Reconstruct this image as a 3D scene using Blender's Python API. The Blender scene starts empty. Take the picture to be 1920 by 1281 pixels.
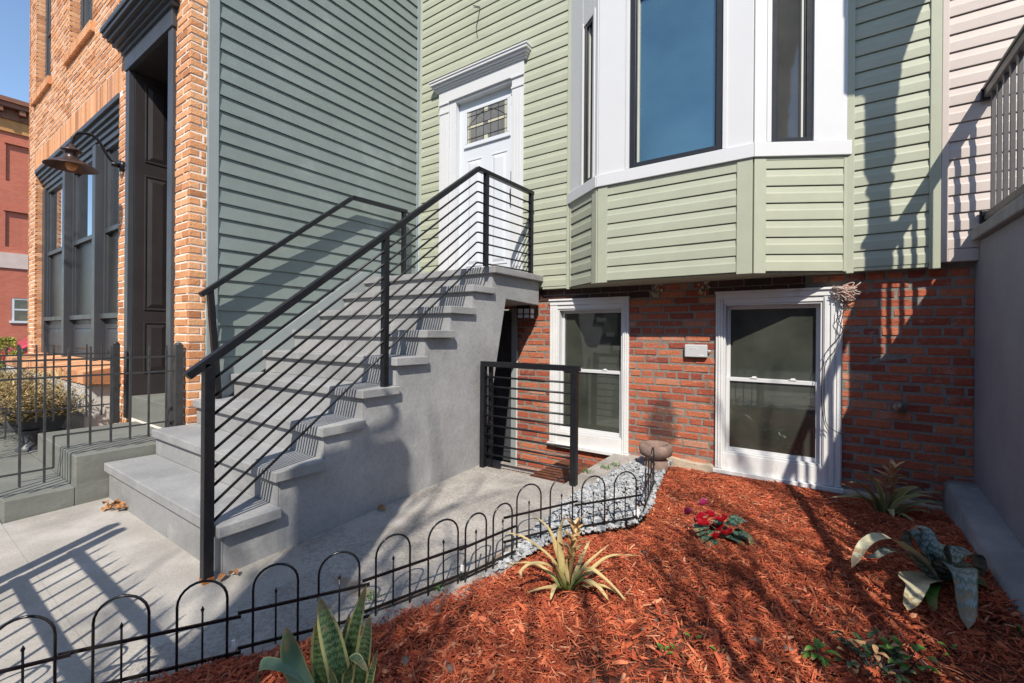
import bpy, math, random
import numpy as np
from mathutils import Vector, Matrix, noise
random.seed(7)
RS = np.random.RandomState(11)
SC = bpy.context.scene
COL = SC.collection
R = math.radians
UP = Vector((0, 0, 1))

# ------------------------------------------------------------------ mesh builder
class MB:
    def __init__(self):
        self.v = []; self.f = []; self.uv = {}; self.smooth = []
    def add(self, vs, fs, smooth=False):
        b = len(self.v)
        self.v += [tuple(p) for p in vs]
        for f in fs:
            self.f.append(tuple(b + i for i in f)); self.smooth.append(smooth)
        return self
    def box(self, x0, x1, y0, y1, z0, z1, jit=0.0):
        vs = [(x, y, z) for z in (z0, z1) for y in (y0, y1) for x in (x0, x1)]
        if jit: vs = [tuple(c + random.uniform(-jit, jit) for c in p) for p in vs]
        return self.add(vs, [(0, 2, 3, 1), (4, 5, 7, 6), (0, 1, 5, 4), (2, 6, 7, 3), (0, 4, 6, 2), (1, 3, 7, 5)])
    def fbox(self, fr, s0, s1, d0, d1, z0, z1):
        """box in a wall frame: s along the wall, d outward from it, z up"""
        vs = [fr(s, d, z) for z in (z0, z1) for d in (d0, d1) for s in (s0, s1)]
        return self.add(vs, [(0, 1, 3, 2), (4, 6, 7, 5), (0, 4, 5, 1), (2, 3, 7, 6), (0, 2, 6, 4), (1, 5, 7, 3)])
    def bar(self, p, q, w, h=None, up=UP):
        h = h or w
        p = Vector(p); q = Vector(q); d = (q - p).normalized()
        s = d.cross(up)
        if s.length < 1e-4: s = d.cross(Vector((0, 1, 0)))
        s.normalize(); u = s.cross(d).normalized()
        vs = []
        for c in (p, q):
            for a, b in ((-1, -1), (1, -1), (1, 1), (-1, 1)):
                vs.append(c + s * (a * w / 2) + u * (b * h / 2))
        return self.add(vs, [(3, 2, 1, 0), (4, 5, 6, 7), (0, 1, 5, 4), (1, 2, 6, 5), (2, 3, 7, 6), (3, 0, 4, 7)])
    def tube(self, pts, r, n=8, caps=True):
        pts = [Vector(p) for p in pts]; m = len(pts)
        rr = r if isinstance(r, (list, tuple)) else [r] * m
        vs = []; ref = None
        for i, p in enumerate(pts):
            t = (pts[min(i + 1, m - 1)] - pts[max(i - 1, 0)]).normalized()
            if ref is None:
                ref = t.orthogonal().normalized()
            else:
                ref = (ref - t * ref.dot(t)).normalized()
            b = t.cross(ref)
            for k in range(n):
                a = 2 * math.pi * k / n
                vs.append(p + (ref * math.cos(a) + b * math.sin(a)) * rr[i])
        fs = [(i * n + k, i * n + (k + 1) % n, (i + 1) * n + (k + 1) % n, (i + 1) * n + k) for i in range(m - 1) for k in range(n)]
        if caps: fs += [tuple(range(n - 1, -1, -1)), tuple((m - 1) * n + k for k in range(n))]
        return self.add(vs, fs, True)
    def prism(self, poly, axis, a0, a1):
        """extrude a 2-D polygon: axis 'x' -> (y,z) polygon, 'y' -> (x,z), 'z' -> (x,y)"""
        def P(u, w, a):
            return {'x': (a, u, w), 'y': (u, a, w), 'z': (u, w, a)}[axis]
        n = len(poly)
        vs = [P(u, w, a0) for u, w in poly] + [P(u, w, a1) for u, w in poly]
        fs = [tuple(range(n)), tuple(range(2 * n - 1, n - 1, -1))] + [(i, i + n, (i + 1) % n + n, (i + 1) % n) for i in range(n)]
        return self.add(vs, fs)
    def lathe(self, prof, c, n=24, smooth=True):
        vs = [(c[0] + r * math.cos(2 * math.pi * k / n), c[1] + r * math.sin(2 * math.pi * k / n), c[2] + z) for r, z in prof for k in range(n)]
        fs = [(i * n + k, i * n + (k + 1) % n, (i + 1) * n + (k + 1) % n, (i + 1) * n + k) for i in range(len(prof) - 1) for k in range(n)]
        return self.add(vs, fs, smooth)
    def blob(self, c, r, sx=1, sy=1, sz=1, nu=10, nv=7, rough=.15, seed=0):
        vs = []
        for j in range(nv + 1):
            th = math.pi * j / nv
            for i in range(nu):
                ph = 2 * math.pi * i / nu
                d = Vector((math.sin(th) * math.cos(ph), math.sin(th) * math.sin(ph), math.cos(th)))
                k = r * (1 + rough * noise.noise(d * 2.3 + Vector((seed * 3.1, seed, 0))) * 2)
                vs.append((c[0] + d.x * k * sx, c[1] + d.y * k * sy, c[2] + d.z * k * sz))
        fs = [(j * nu + i, (j + 1) * nu + i, (j + 1) * nu + (i + 1) % nu, j * nu + (i + 1) % nu) for j in range(nv) for i in range(nu)]
        return self.add(vs, fs, True)
    def strap(self, pts, width, fold=.25, thick=.0015, side=None, wprof=None, wob=0):
        """a leaf: centre line pts, width profile, V fold; uv = (across, along)"""
        pts = [Vector(p) for p in pts]
        # resample with Catmull-Rom
        N = 18; P = [pts[0] * 2 - pts[1]] + pts + [pts[-1] * 2 - pts[-2]]; out = []
        for k in range(N + 1):
            x = k / N * (len(pts) - 1); i = min(int(x), len(pts) - 2); t = x - i
            a, b, c, d = P[i], P[i + 1], P[i + 2], P[i + 3]
            out.append(.5 * ((2 * b) + (c - a) * t + (2 * a - 5 * b + 4 * c - d) * t * t + (3 * b - a - 3 * c + d) * t ** 3))
        base = len(self.v); m = 5; vs = []; uvs = []
        for k, p in enumerate(out):
            t = k / N
            tg = (out[min(k + 1, N)] - out[max(k - 1, 0)]).normalized()
            s = tg.cross(UP) if side is None else (Vector(side) - tg * Vector(side).dot(tg))
            if s.length < 1e-3: s = Vector((1, 0, 0))
            s.normalize(); nrm = s.cross(tg).normalized()
            w = width * (wprof(t) if wprof else (min(1, .55 + t * 2.2) * (1 - t ** 3.2) ** .8))
            w = max(w, width * .015)
            for j in range(m):
                a = j / (m - 1) * 2 - 1
                q = p + s * (a * w / 2) + nrm * (abs(a) * w / 2 * fold) + nrm * wob * w * math.sin(t * 17 + a * 2)
                vs.append(q); uvs.append((a * .5 + .5, t))
        fs = [(k * m + j, k * m + j + 1, (k + 1) * m + j + 1, (k + 1) * m + j) for k in range(N) for j in range(m - 1)]
        self.add(vs, fs, True)
        for i, u in enumerate(uvs): self.uv[base + i] = u
        return self

def world(o):
    return o.matrix_basis.copy() if o.parent is None else world(o.parent) @ o.matrix_parent_inverse @ o.matrix_basis
def link(name, mb, mat, parent=None, bevel=0.0, seg=2):
    me = bpy.data.meshes.new(name)
    me.from_pydata(mb.v, [], mb.f); me.update()
    me.polygons.foreach_set('use_smooth', mb.smooth)
    if mb.uv:
        uvl = me.uv_layers.new(name='UVMap')
        li = np.empty(len(me.loops), dtype=np.int32); me.loops.foreach_get('vertex_index', li)
        arr = np.zeros((len(li), 2), dtype=np.float32)
        for i, vi in enumerate(li): arr[i] = mb.uv.get(int(vi), (0, 0))
        uvl.data.foreach_set('uv', arr.ravel())
    me.materials.append(mat)
    o = bpy.data.objects.new(name, me); COL.objects.link(o)
    if parent is not None:
        o.parent = parent
        o.matrix_parent_inverse = world(parent).inverted()
    if bevel:
        b = o.modifiers.new('Bevel', 'BEVEL'); b.width = bevel; b.segments = seg; b.limit_method = 'ANGLE'; b.angle_limit = R(40)
    return o
def tag(o, label, cat, group=None, kind=None):
    if label: o['label'] = label
    if cat: o['category'] = cat
    if group: o['group'] = group
    if kind: o['kind'] = kind
    return o
def root(name, label, cat, loc=(0, 0, 0), group=None):
    o = bpy.data.objects.new(name, None); COL.objects.link(o); o.location = loc; o.empty_display_size = .1
    return tag(o, label, cat, group)
def struct(name, mb, mat, kind='structure'):
    o = link(name, mb, mat); o['kind'] = kind; return o
def copy_thing(t, loc, label, rz=None):
    c = t.copy(); COL.objects.link(c); c.location = loc; c['label'] = label
    if rz is not None: c.rotation_euler.z = rz
    for ch in list(t.children):
        d = ch.copy(); COL.objects.link(d); d.parent = c
        for g in list(ch.children):
            e = g.copy(); COL.objects.link(e); e.parent = d
    return c

# ------------------------------------------------------------------ materials
def nodes(name):
    m = bpy.data.materials.new(name); m.use_nodes = True
    nt = m.node_tree; nt.nodes.clear()
    out = nt.nodes.new('ShaderNodeOutputMaterial'); p = nt.nodes.new('ShaderNodeBsdfPrincipled')
    nt.links.new(p.outputs[0], out.inputs[0])
    return m, nt, p
def N(nt, t, **k):
    n = nt.nodes.new('ShaderNode' + t)
    for a, b in k.items(): setattr(n, a, b)
    return n
def noise_tex(nt, co, scale, detail=5, rough=.55, stretch=None):
    n = N(nt, 'TexNoise'); n.inputs['Scale'].default_value = scale; n.inputs['Detail'].default_value = detail; n.inputs['Roughness'].default_value = rough
    if stretch:
        mp = N(nt, 'Mapping'); mp.inputs['Scale'].default_value = stretch
        nt.links.new(co, mp.inputs[0]); co = mp.outputs[0]
    nt.links.new(co, n.inputs['Vector']); return n.outputs['Fac']
def ramp(nt, fac, stops):
    r = N(nt, 'ValToRGB'); e = r.color_ramp.elements
    while len(e) < len(stops): e.new(.5)
    for i, (p, c) in enumerate(stops):
        e[i].position = p; e[i].color = (*c, 1) if len(c) == 3 else c
    nt.links.new(fac, r.inputs[0]); return r.outputs[0]
def mix(nt, fac, a, b, mode='MIX'):
    m = N(nt, 'MixRGB', blend_type=mode)
    for s, x in ((0, fac), (1, a), (2, b)):
        if isinstance(x, (int, float)): m.inputs[s].default_value = x
        elif isinstance(x, tuple): m.inputs[s].default_value = (*x, 1)
        else: nt.links.new(x, m.inputs[s])
    return m.outputs[0]
def bump(nt, p, h, strength, dist=.01):
    b = N(nt, 'Bump'); b.inputs['Strength'].default_value = strength; b.inputs['Distance'].default_value = dist
    nt.links.new(h, b.inputs['Height']); nt.links.new(b.outputs[0], p.inputs['Normal']); return b
def M(name, col, rough=.6, var=.12, scale=6, bs=0.0, bscale=60, bdist=.004, spec=.4, metal=0, island=None, stain=None, stretch=None, isl_amt=1.0, fine=0.0, stain_shade=None, fs=110, dirty=.55):
    m, nt, p = nodes(name)
    co = N(nt, 'TexCoord').outputs['Object']
    lo = tuple(c * (1 - var) for c in col); hi = tuple(min(1, c * (1 + var)) for c in col)
    f = noise_tex(nt, co, scale, 6, .6, stretch)
    c = ramp(nt, f, [(.3, lo), (.7, hi)])
    if island:
        ri = N(nt, 'NewGeometry').outputs['Random Per Island']
        c2 = ramp(nt, ri, island)
        c = mix(nt, isl_amt, c, c2)
        f2 = noise_tex(nt, co, scale * 3, 6, .7)
        c = mix(nt, dirty, c, ramp(nt, f2, [(.25, (.45, .45, .45)), (.75, (1, 1, 1))]), 'MULTIPLY')
    if fine:
        f4 = noise_tex(nt, co, fs, 3, .7)
        c = mix(nt, fine, c, ramp(nt, f4, [(.35, (.35, .35, .35)), (.6, (1, 1, 1))]), 'MULTIPLY')
    if stain:
        f3 = noise_tex(nt, co, stain[1], 7, .65, stain[3] if len(stain) > 3 else None)
        c = mix(nt, ramp(nt, f3, [(stain[2], (0, 0, 0)), (min(1, stain[2] + .18), (1, 1, 1))]), c, stain[0])
    if stain_shade:                                    # oval dark stain; on the brick it is smoke stain plus painted branch shade
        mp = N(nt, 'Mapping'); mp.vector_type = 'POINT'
        mp.inputs['Location'].default_value = [-a / b for a, b in zip(*stain_shade[:2])]; mp.inputs['Scale'].default_value = [1 / b for b in stain_shade[1]]
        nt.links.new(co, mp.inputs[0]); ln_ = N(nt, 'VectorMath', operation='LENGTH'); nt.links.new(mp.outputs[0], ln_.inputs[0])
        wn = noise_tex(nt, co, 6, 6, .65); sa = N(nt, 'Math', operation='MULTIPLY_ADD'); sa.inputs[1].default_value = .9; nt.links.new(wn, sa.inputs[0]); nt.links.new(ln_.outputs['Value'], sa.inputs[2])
        c = mix(nt, ramp(nt, sa.outputs[0], [(.75, (.72, .72, .72)), (1.25, (0, 0, 0))]), c, stain_shade[2] if len(stain_shade) > 2 else (.045, .03, .028))
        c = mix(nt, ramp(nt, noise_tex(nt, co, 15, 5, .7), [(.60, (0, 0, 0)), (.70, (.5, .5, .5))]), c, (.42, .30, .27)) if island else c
    nt.links.new(c, p.inputs['Base Color'])
    p.inputs['Roughness'].default_value = rough; p.inputs['Specular IOR Level'].default_value = spec; p.inputs['Metallic'].default_value = metal
    rr = noise_tex(nt, co, scale * 2.3, 4)
    mr = N(nt, 'MapRange'); mr.inputs['To Min'].default_value = max(0, rough - .1); mr.inputs['To Max'].default_value = min(1, rough + .12)
    nt.links.new(rr, mr.inputs[0]); nt.links.new(mr.outputs[0], p.inputs['Roughness'])
    if bs: bump(nt, p, noise_tex(nt, co, bscale, 6, .6), bs, bdist)
    return m
def glass_mat(name, base, rough=.03, ior=1.6, screen=0.0, refl=None):
    m, nt, p = nodes(name)
    co = N(nt, 'TexCoord').outputs['Object']
    f = noise_tex(nt, co, 2.2, 5, .6)
    c = ramp(nt, f, [(.3, tuple(b * .6 for b in base)), (.7, tuple(b * 1.3 for b in base))])
    nt.links.new(c, p.inputs['Base Color'])
    p.inputs['Roughness'].default_value = rough; p.inputs['IOR'].default_value = ior
    bump(nt, p, noise_tex(nt, co, 1.7, 2), .03, .02)
    if refl:
        g = N(nt, 'BsdfGlossy'); g.inputs['Color'].default_value = (*refl[1], 1); g.inputs['Roughness'].default_value = rough
        mx = N(nt, 'MixShader'); mx.inputs[0].default_value = refl[0]
        out = [n for n in nt.nodes if n.type == 'OUTPUT_MATERIAL'][0]
        nt.links.new(p.outputs[0], mx.inputs[1]); nt.links.new(g.outputs[0], mx.inputs[2]); nt.links.new(mx.outputs[0], out.inputs[0])
    return m
def leaf_mat(name, base, tip, edge=None, band=None, rough=.4, t0=.25, t1=.75, edge_w=.78, spec=.35):
    m, nt, p = nodes(name)
    uv = N(nt, 'TexCoord'); sep = N(nt, 'SeparateXYZ'); nt.links.new(uv.outputs['UV'], sep.inputs[0])
    u, v = sep.outputs[0], sep.outputs[1]
    nz = noise_tex(nt, uv.outputs['Object'], 14, 5)
    ad = N(nt, 'Math', operation='MULTIPLY_ADD'); ad.inputs[1].default_value = .5; nt.links.new(nz, ad.inputs[0]); nt.links.new(v, ad.inputs[2])
    c = ramp(nt, ad.outputs[0], [(t0 + .2, base), (t1 + .2, tip)])
    if band:
        w = N(nt, 'TexWave', wave_type='BANDS', bands_direction='Y'); w.inputs['Scale'].default_value = band[1]; w.inputs['Distortion'].default_value = band[2]; w.inputs['Detail'].default_value = 3; w.inputs['Detail Scale'].default_value = 3
        nt.links.new(uv.outputs['UV'], w.inputs['Vector'])
        c = mix(nt, ramp(nt, w.outputs['Fac'], [(.35, (0, 0, 0)), (.7, (1, 1, 1))]), c, band[0])
    if edge:
        a = N(nt, 'MapRange'); a.inputs['To Min'].default_value = -1; a.inputs['To Max'].default_value = 1; nt.links.new(u, a.inputs[0])
        b = N(nt, 'Math', operation='ABSOLUTE'); nt.links.new(a.outputs[0], b.inputs[0])
        c = mix(nt, ramp(nt, b.outputs[0], [(edge_w - .12, (0, 0, 0)), (edge_w, (1, 1, 1))]), c, edge)
    st = noise_tex(nt, uv.outputs['UV'], 6, 4, .6, (9, .6, 1))
    c = mix(nt, .35, c, ramp(nt, st, [(.3, (.55, .55, .55)), (.7, (1, 1, 1))]), 'MULTIPLY')
    nt.links.new(c, p.inputs['Base Color']); p.inputs['Roughness'].default_value = rough
    bl = noise_tex(nt, uv.outputs['Object'], 38, 6, .7)                       # browned flecks and torn, dry ends
    br = N(nt, 'Math', operation='MULTIPLY_ADD'); br.inputs[1].default_value = .55; nt.links.new(v, br.inputs[0]); nt.links.new(bl, br.inputs[2])
    c = mix(nt, ramp(nt, br.outputs[0], [(.93, (0, 0, 0)), (1.06, (.8, .8, .8))]), c, (.30, .20, .10))
    nt.links.new(c, p.inputs['Base Color']); p.inputs['Specular IOR Level'].default_value = spec
    bump(nt, p, st, .25, .002)
    return m

WHITE = M('white_trim_paint', (.60, .605, .615), .42, .02, 3, .08, 12, .004, stain=((.56, .55, .52), 3.5, .66, (1, 1, .3)))
WHITE_OLD = M('old_white_paint', (.68, .68, .675), .5, .06, 5, .35, 30, .005, stain=((.50, .46, .40), 6, .61, (1, 1, .4)))
WHITE_DOOR = M('white_door_paint', (.60, .63, .67), .38, .02, 2)
VINYL = M('sage_vinyl', (.41, .43, .325), .5, .05, 1.2, .10, 3, .02, stretch=(.4, .4, 6), island=[(0, (.395, .415, .315)), (1, (.43, .45, .345))], isl_amt=.6, dirty=.25)
PINK = M('pink_beige_vinyl', (.55, .475, .435), .5, .03, 1.2, .10, 3, .02, stretch=(.4, .4, 6), island=[(0, (.53, .46, .42)), (1, (.57, .49, .45))], isl_amt=.6, dirty=.2)
SLATE = M('slate_green_clapboard', (.195, .235, .222), .42, .12, 1.6, .12, 4, .02, stain=((.265, .30, .285), 1.6, .58), island=[(0, (.188, .227, .214)), (1, (.215, .255, .24))], isl_amt=.5, dirty=.3)
SLATE_TRIM = M('slate_grey_trim', (.27, .30, .30), .45, .06, 3)
STEP = M('grey_step_paint', (.295, .295, .295), .72, .2, 2.5, .35, 45, .006, stain=((.39, .39, .38), 4, .57), fine=.18, fs=50)
STUCCO = M('grey_stucco_paint', (.335, .335, .337), .8, .2, 2, .5, 14, .010, stain=((.46, .455, .44), 2.0, .57, (1, 1, .55)), fine=.2, fs=45)
NSTUCCO = M('dark_grey_stucco', (.22, .225, .265), .8, .14, 2, .6, 30, .008)
CURB = M('worn_grey_curb', (.23, .235, .25), .75, .2, 6, .6, 30, .01, stain=((.36, .34, .31), 7, .56, (1, 1, .25)))
CONC = M('broom_concrete', (.385, .36, .325), .9, .22, 2.2, .6, 120, .004, stain=((.47, .445, .41), 1.1, .54), fine=.25, fs=85)
CONC2 = M('exposed_concrete', (.37, .34, .31), .9, .28, 3, .8, 110, .006, stain=((.46, .43, .40), 1.8, .52), fine=.55, fs=60, stain_shade=((-1.86, 1.33, 0), (.26, .10, .3), (.24, .17, .11)))
SOIL = M('dark_soil', (.13, .045, .024), .95, .5, 14, .9, 50, .02, stain=((.05, .035, .027), 3, .58))
BLUESTONE = M('bluestone', (.17, .175, .155), .8, .14, 2.5, .5, 40, .005, stretch=(1, 1, 5), stain=((.24, .24, .21), 3, .58))
BLACK = M('black_rail_paint', (.011, .0115, .014), .36, .3, 20, .15, 80, .002, spec=.3)
IRON = M('weathered_iron', (.042, .041, .042), .5, .3, 18, .25, 90, .002, spec=.4, stain=((.10, .06, .035), 12, .70))
HOOPBLK = M('gloss_black_wire', (.012, .012, .013), .25, .2, 30, spec=.5)
RUST = M('rust', (.36, .13, .03), .9, .35, 40, .5, 90, .003)
CHAR = M('charcoal_wood_paint', (.055, .058, .065), .42, .12, 5, .12, 50, .002, spec=.45)
BROWNBLK = M('brown_black_wood_paint', (.040, .033, .033), .38, .12, 5, .1, 50, .002, spec=.45)
MORTAR_R = M('grey_mortar', (.215, .20, .175), .95, .22, 25, .9, 90, .006, stain_shade=((-1.20, 4.12, .40), (.30, .4, .52)))  # smoke stain plus soft tree shade between the basement windows, painted in
MORTAR_T = M('pale_mortar', (.80, .74, .66), .95, .10, 25, .7, 90, .005)
PARGE = M('tan_parging', (.44, .37, .28), .95, .2, 8, .7, 40, .01, stain=((.30, .26, .22), 6, .6))
RED_BRICK = M('red_brick', (.36, .09, .045), .9, .25, 16, .9, 60, .008, island=[(0, (.28, .065, .045)), (.25, (.42, .105, .058)), (.6, (.52, .14, .072)), (.92, (.58, .19, .095)), (1, (.58, .28, .18))], stain=((.42, .30, .25), 9, .60), stain_shade=((-1.20, 4.12, .40), (.30, .4, .52)), dirty=.8)  # its dark oval paints smoke stain and soft branch shade together
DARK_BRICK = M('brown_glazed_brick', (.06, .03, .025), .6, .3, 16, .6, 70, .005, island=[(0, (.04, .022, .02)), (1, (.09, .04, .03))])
TAN_BRICK = M('orange_tan_brick', (.5, .26, .13), .9, .2, 18, .9, 60, .007, island=[(0, (.46, .19, .085)), (.15, (.66, .29, .13)), (.6, (.80, .39, .185)), (1, (.86, .47, .25))], stain=((.34, .17, .08), 14, .68))
GLASS_LOW = glass_mat('dark_window_glass', (.050, .056, .046), .02, 1.85)
GLASS_BAY = glass_mat('blue_window_glass', (.03, .06, .07), .10, 1.5, refl=(.22, (.5, .80, .86)))
GLASS_SIDE = glass_mat('grey_window_glass', (.045, .045, .043), .05, 1.8)
GLASS_SHOP = glass_mat('clear_sky_glass', (.02, .025, .03), .015, 1.6, refl=(.62, (.9, .96, 1)))
SCREEN = glass_mat('window_screen', (.035, .035, .035), .35, 1.4)
FRAME_BLK = M('black_window_frame', (.02, .021, .025), .35, .1, 10)
FRAME_CRM = M('cream_sash', (.50, .51, .46), .45, .05, 5)
LEAD = M('lead_came', (.03, .03, .03), .4, .1, 10)
CREAMGLASS = M('cream_leaded_glass', (.52, .50, .38), .25, .1, 20)
GREYGLASS = glass_mat('frosted_grey_glass', (.16, .16, .165), .25, 1.5)
PLASTIC = M('grey_plastic', (.50, .51, .52), .4, .03, 8)
PLASTIC_L = M('pale_plastic', (.72, .72, .72), .4, .03, 8)
BRONZE = M('brown_lamp_metal', (.075, .045, .038), .35, .2, 15, metal=.3)
BULB = M('amber_bulb', (.55, .25, .10), .2, .1, 10)
GRAVEL = M('white_gravel', (.5, .5, .51), .8, .08, 40, island=[(0, (.20, .22, .25)), (.5, (.40, .42, .44)), (1, (.58, .58, .57))], isl_amt=.9)
MULCH = M('red_mulch', (.36, .075, .03), .85, .2, 60, island=[(0, (.16, .028, .014)), (.25, (.40, .070, .029)), (.65, (.58, .130, .052)), (.92, (.68, .21, .095)), (1, (.74, .38, .22))], isl_amt=1)
ROCK = M('garden_rock', (.15, .11, .09), .9, .3, 30, .6, 60, .004)
DRYLEAF = M('dry_leaf', (.32, .15, .06), .8, .35, 30)
WIREM = M('beige_wire', (.50, .38, .32), .6, .1, 20)
WIREB = M('dark_wire', (.05, .04, .045), .6, .1, 20)
BRASS = M('weathered_brass', (.30, .26, .22), .4, .4, 30, metal=.6)
STONE_URN = M('weathered_cast_stone', (.24, .165, .135), .9, .22, 14, .8, 60, .006, stain=((.22, .15, .12), 8, .58))
TAGW = M('white_tag', (.82, .82, .82), .5, .02, 5)
BROM = leaf_mat('bromeliad_leaf', (.10, .17, .035), (.58, .45, .21), t0=.05, t1=.45)
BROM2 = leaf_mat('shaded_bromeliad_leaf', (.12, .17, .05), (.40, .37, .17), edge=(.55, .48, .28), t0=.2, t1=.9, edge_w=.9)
BROMTAN = leaf_mat('dry_bract', (.46, .30, .13), (.62, .42, .20), t0=.2, t1=.8)
BROMORG = leaf_mat('orange_bract', (.50, .30, .16), (.62, .36, .19), t0=.2, t1=.8)
SNAKE = leaf_mat('snake_plant_leaf', (.15, .24, .09), (.23, .34, .14), edge=(.62, .57, .22), band=((.07, .13, .05), 5.5, 7), rough=.35, edge_w=.80)
SNAKE_S = leaf_mat('silver_snake_leaf', (.27, .38, .27), (.14, .22, .11), edge=(.40, .44, .2), rough=.3, edge_w=.96)
AECH = leaf_mat('silver_banded_leaf', (.06, .10, .05), (.17, .22, .19), band=((.30, .34, .33), 3.2, 6), rough=.5, t0=.1, t1=.8, edge=(.05, .09, .03), edge_w=.97, spec=.25)
AECH_T = leaf_mat('bleached_leaf', (.22, .26, .14), (.60, .55, .36), band=((.52, .48, .34), 2.2, 5), rough=.5, t0=.0, t1=.3)
CYCL = leaf_mat('cyclamen_leaf', (.02, .06, .03), (.03, .08, .04), band=((.10, .16, .13), 1.2, 9), rough=.35)
PETAL = leaf_mat('crimson_petal', (.26, .002, .006), (.34, .004, .02), rough=.5)
PETAL_P = leaf_mat('magenta_petal', (.22, .008, .05), (.30, .03, .11), rough=.5)
LEAFG = leaf_mat('glossy_green_leaf', (.05, .13, .02), (.10, .24, .04), rough=.3)
LEAFD = leaf_mat('dark_bush_leaf', (.02, .045, .02), (.03, .07, .03), rough=.4)
LEAFT = leaf_mat('dry_bush_leaf', (.40, .22, .10), (.50, .30, .15), rough=.7)
GOLD = M('golden_shrub_leaf', (.45, .42, .06), .6, .3, 20, island=[(0, (.20, .25, .03)), (.5, (.48, .45, .07)), (1, (.65, .58, .22))])
JUNI = M('brown_juniper_sprig', (.25, .17, .07), .8, .3, 20, island=[(0, (.12, .12, .03)), (.3, (.30, .22, .08)), (.7, (.55, .40, .19)), (1, (.70, .54, .3))])
CARRED = M('red_car_paint', (.45, .012, .04), .25, .05, 4, spec=.6)
BARK = M('tree_bark', (.10, .08, .065), .9, .3, 12, .8, 40, .01)
# ---- brick by texture (far building, building across the street)
def brick_tex(name, c1, c2, mort, bw, bh):
    m, nt, p = nodes(name)
    co = N(nt, 'TexCoord').outputs['Object']
    sp = N(nt, 'SeparateXYZ'); nt.links.new(co, sp.inputs[0]); cb = N(nt, 'CombineXYZ')
    ad = N(nt, 'Math', operation='ADD'); nt.links.new(sp.outputs[0], ad.inputs[0]); nt.links.new(sp.outputs[1], ad.inputs[1])
    nt.links.new(ad.outputs[0], cb.inputs[0]); nt.links.new(sp.outputs[2], cb.inputs[1])
    b = N(nt, 'TexBrick'); b.inputs['Scale'].default_value = 1; b.inputs['Brick Width'].default_value = bw; b.inputs['Row Height'].default_value = bh; b.inputs['Mortar Size'].default_value = .006
    b.inputs['Color1'].default_value = (*c1, 1); b.inputs['Color2'].default_value = (*c2, 1); b.inputs['Mortar'].default_value = (*mort, 1)
    nt.links.new(cb.outputs[0], b.inputs['Vector'])
    c = mix(nt, .4, b.outputs[0], ramp(nt, noise_tex(nt, co, .8, 6), [(.3, (.6, .6, .6)), (.7, (1, 1, 1))]), 'MULTIPLY')
    nt.links.new(c, p.inputs['Base Color']); p.inputs['Roughness'].default_value = .9
    return m
FARBRICK = brick_tex('far_red_brick', (.50, .12, .07), (.56, .16, .09), (.40, .20, .15), .22, .075)
OPPBRICK = brick_tex('brown_street_brick', (.18, .09, .06), (.22, .11, .08), (.25, .2, .17), .22, .075)
BELT = M('pale_stone_belt', (.55, .43, .38), .8, .08, 3)
CORNICE = M('brown_cornice_paint', (.22, .09, .05), .6, .15, 3)
YELLOWT = M('ochre_terracotta', (.50, .24, .09), .8, .15, 3)

# ------------------------------------------------------------------ frames & wall patterns
YF = 4.08          # siding plane of the sage house
YBR = 4.15         # basement brick plane
XS = -4.303        # slate side wall plane
YN = 1.52          # front plane of the tan brick house
facade = lambda s, d, z: (s, YF - d, z)
basement = lambda s, d, z: (s, YBR - d, z)
sidewall = lambda s, d, z: (XS + d, s, z)
tanfront = lambda s, d, z: (s, YN - d, z)
def slant(a, b):
    a = Vector((a[0], a[1], 0)); b = Vector((b[0], b[1], 0)); t = (b - a).normalized(); n = Vector((t.y, -t.x, 0))
    f = lambda s, d, z: tuple(a + t * s + n * d + Vector((0, 0, z)))
    return f, (b - a).length
def minus(s0, s1, cuts):
    seg = [(s0, s1)]
    for a, b in cuts:
        seg = [q for p in seg for q in ((p[0], min(p[1], a)), (max(p[0], b), p[1])) if q[1] - q[0] > .002]
    return seg
DUTCH = [(-.004, .32), (.0095, .30), (.010, .0), (.0155, .0), (.016, .03), (.016, .52), (.012, .62), (.0075, .90), (.003, 1.0)]
CLAP = [(-.004, .28), (.0125, .26), (.013, 0), (.0185, 0), (.019, .03), (.0035, 1.0)]
def siding(fr, s0, s1, z0, z1, e, prof, holes=(), mb=None):
    mb = mb or MB()
    z = z0
    while z < z1 - .004:
        top = min(z + e, z1)
        for a, b in minus(s0, s1, [(h[0], h[1]) for h in holes if h[2] < top - .01 and h[3] > z + .01]):
          cut = [a]; x = a + random.uniform(.5, 3.2)
          while x < b - .4: cut.append(x); x += random.uniform(1.8, 3.4)
          cut.append(b); lift = 0
          for a, b in zip(cut, cut[1:]):
            vs = []; n = 0; lift = .0012 - lift
            for d, f in prof:
                d += lift if f < .95 else 0
                zz = z + f * e
                if zz > top + 1e-6: zz = top
                vs += [fr(a, d, zz), fr(b, d, zz)]; n += 1
            mb.add(vs, [(2 * i, 2 * i + 1, 2 * i + 3, 2 * i + 2) for i in range(n - 1)])
        z += e
    return mb
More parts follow.
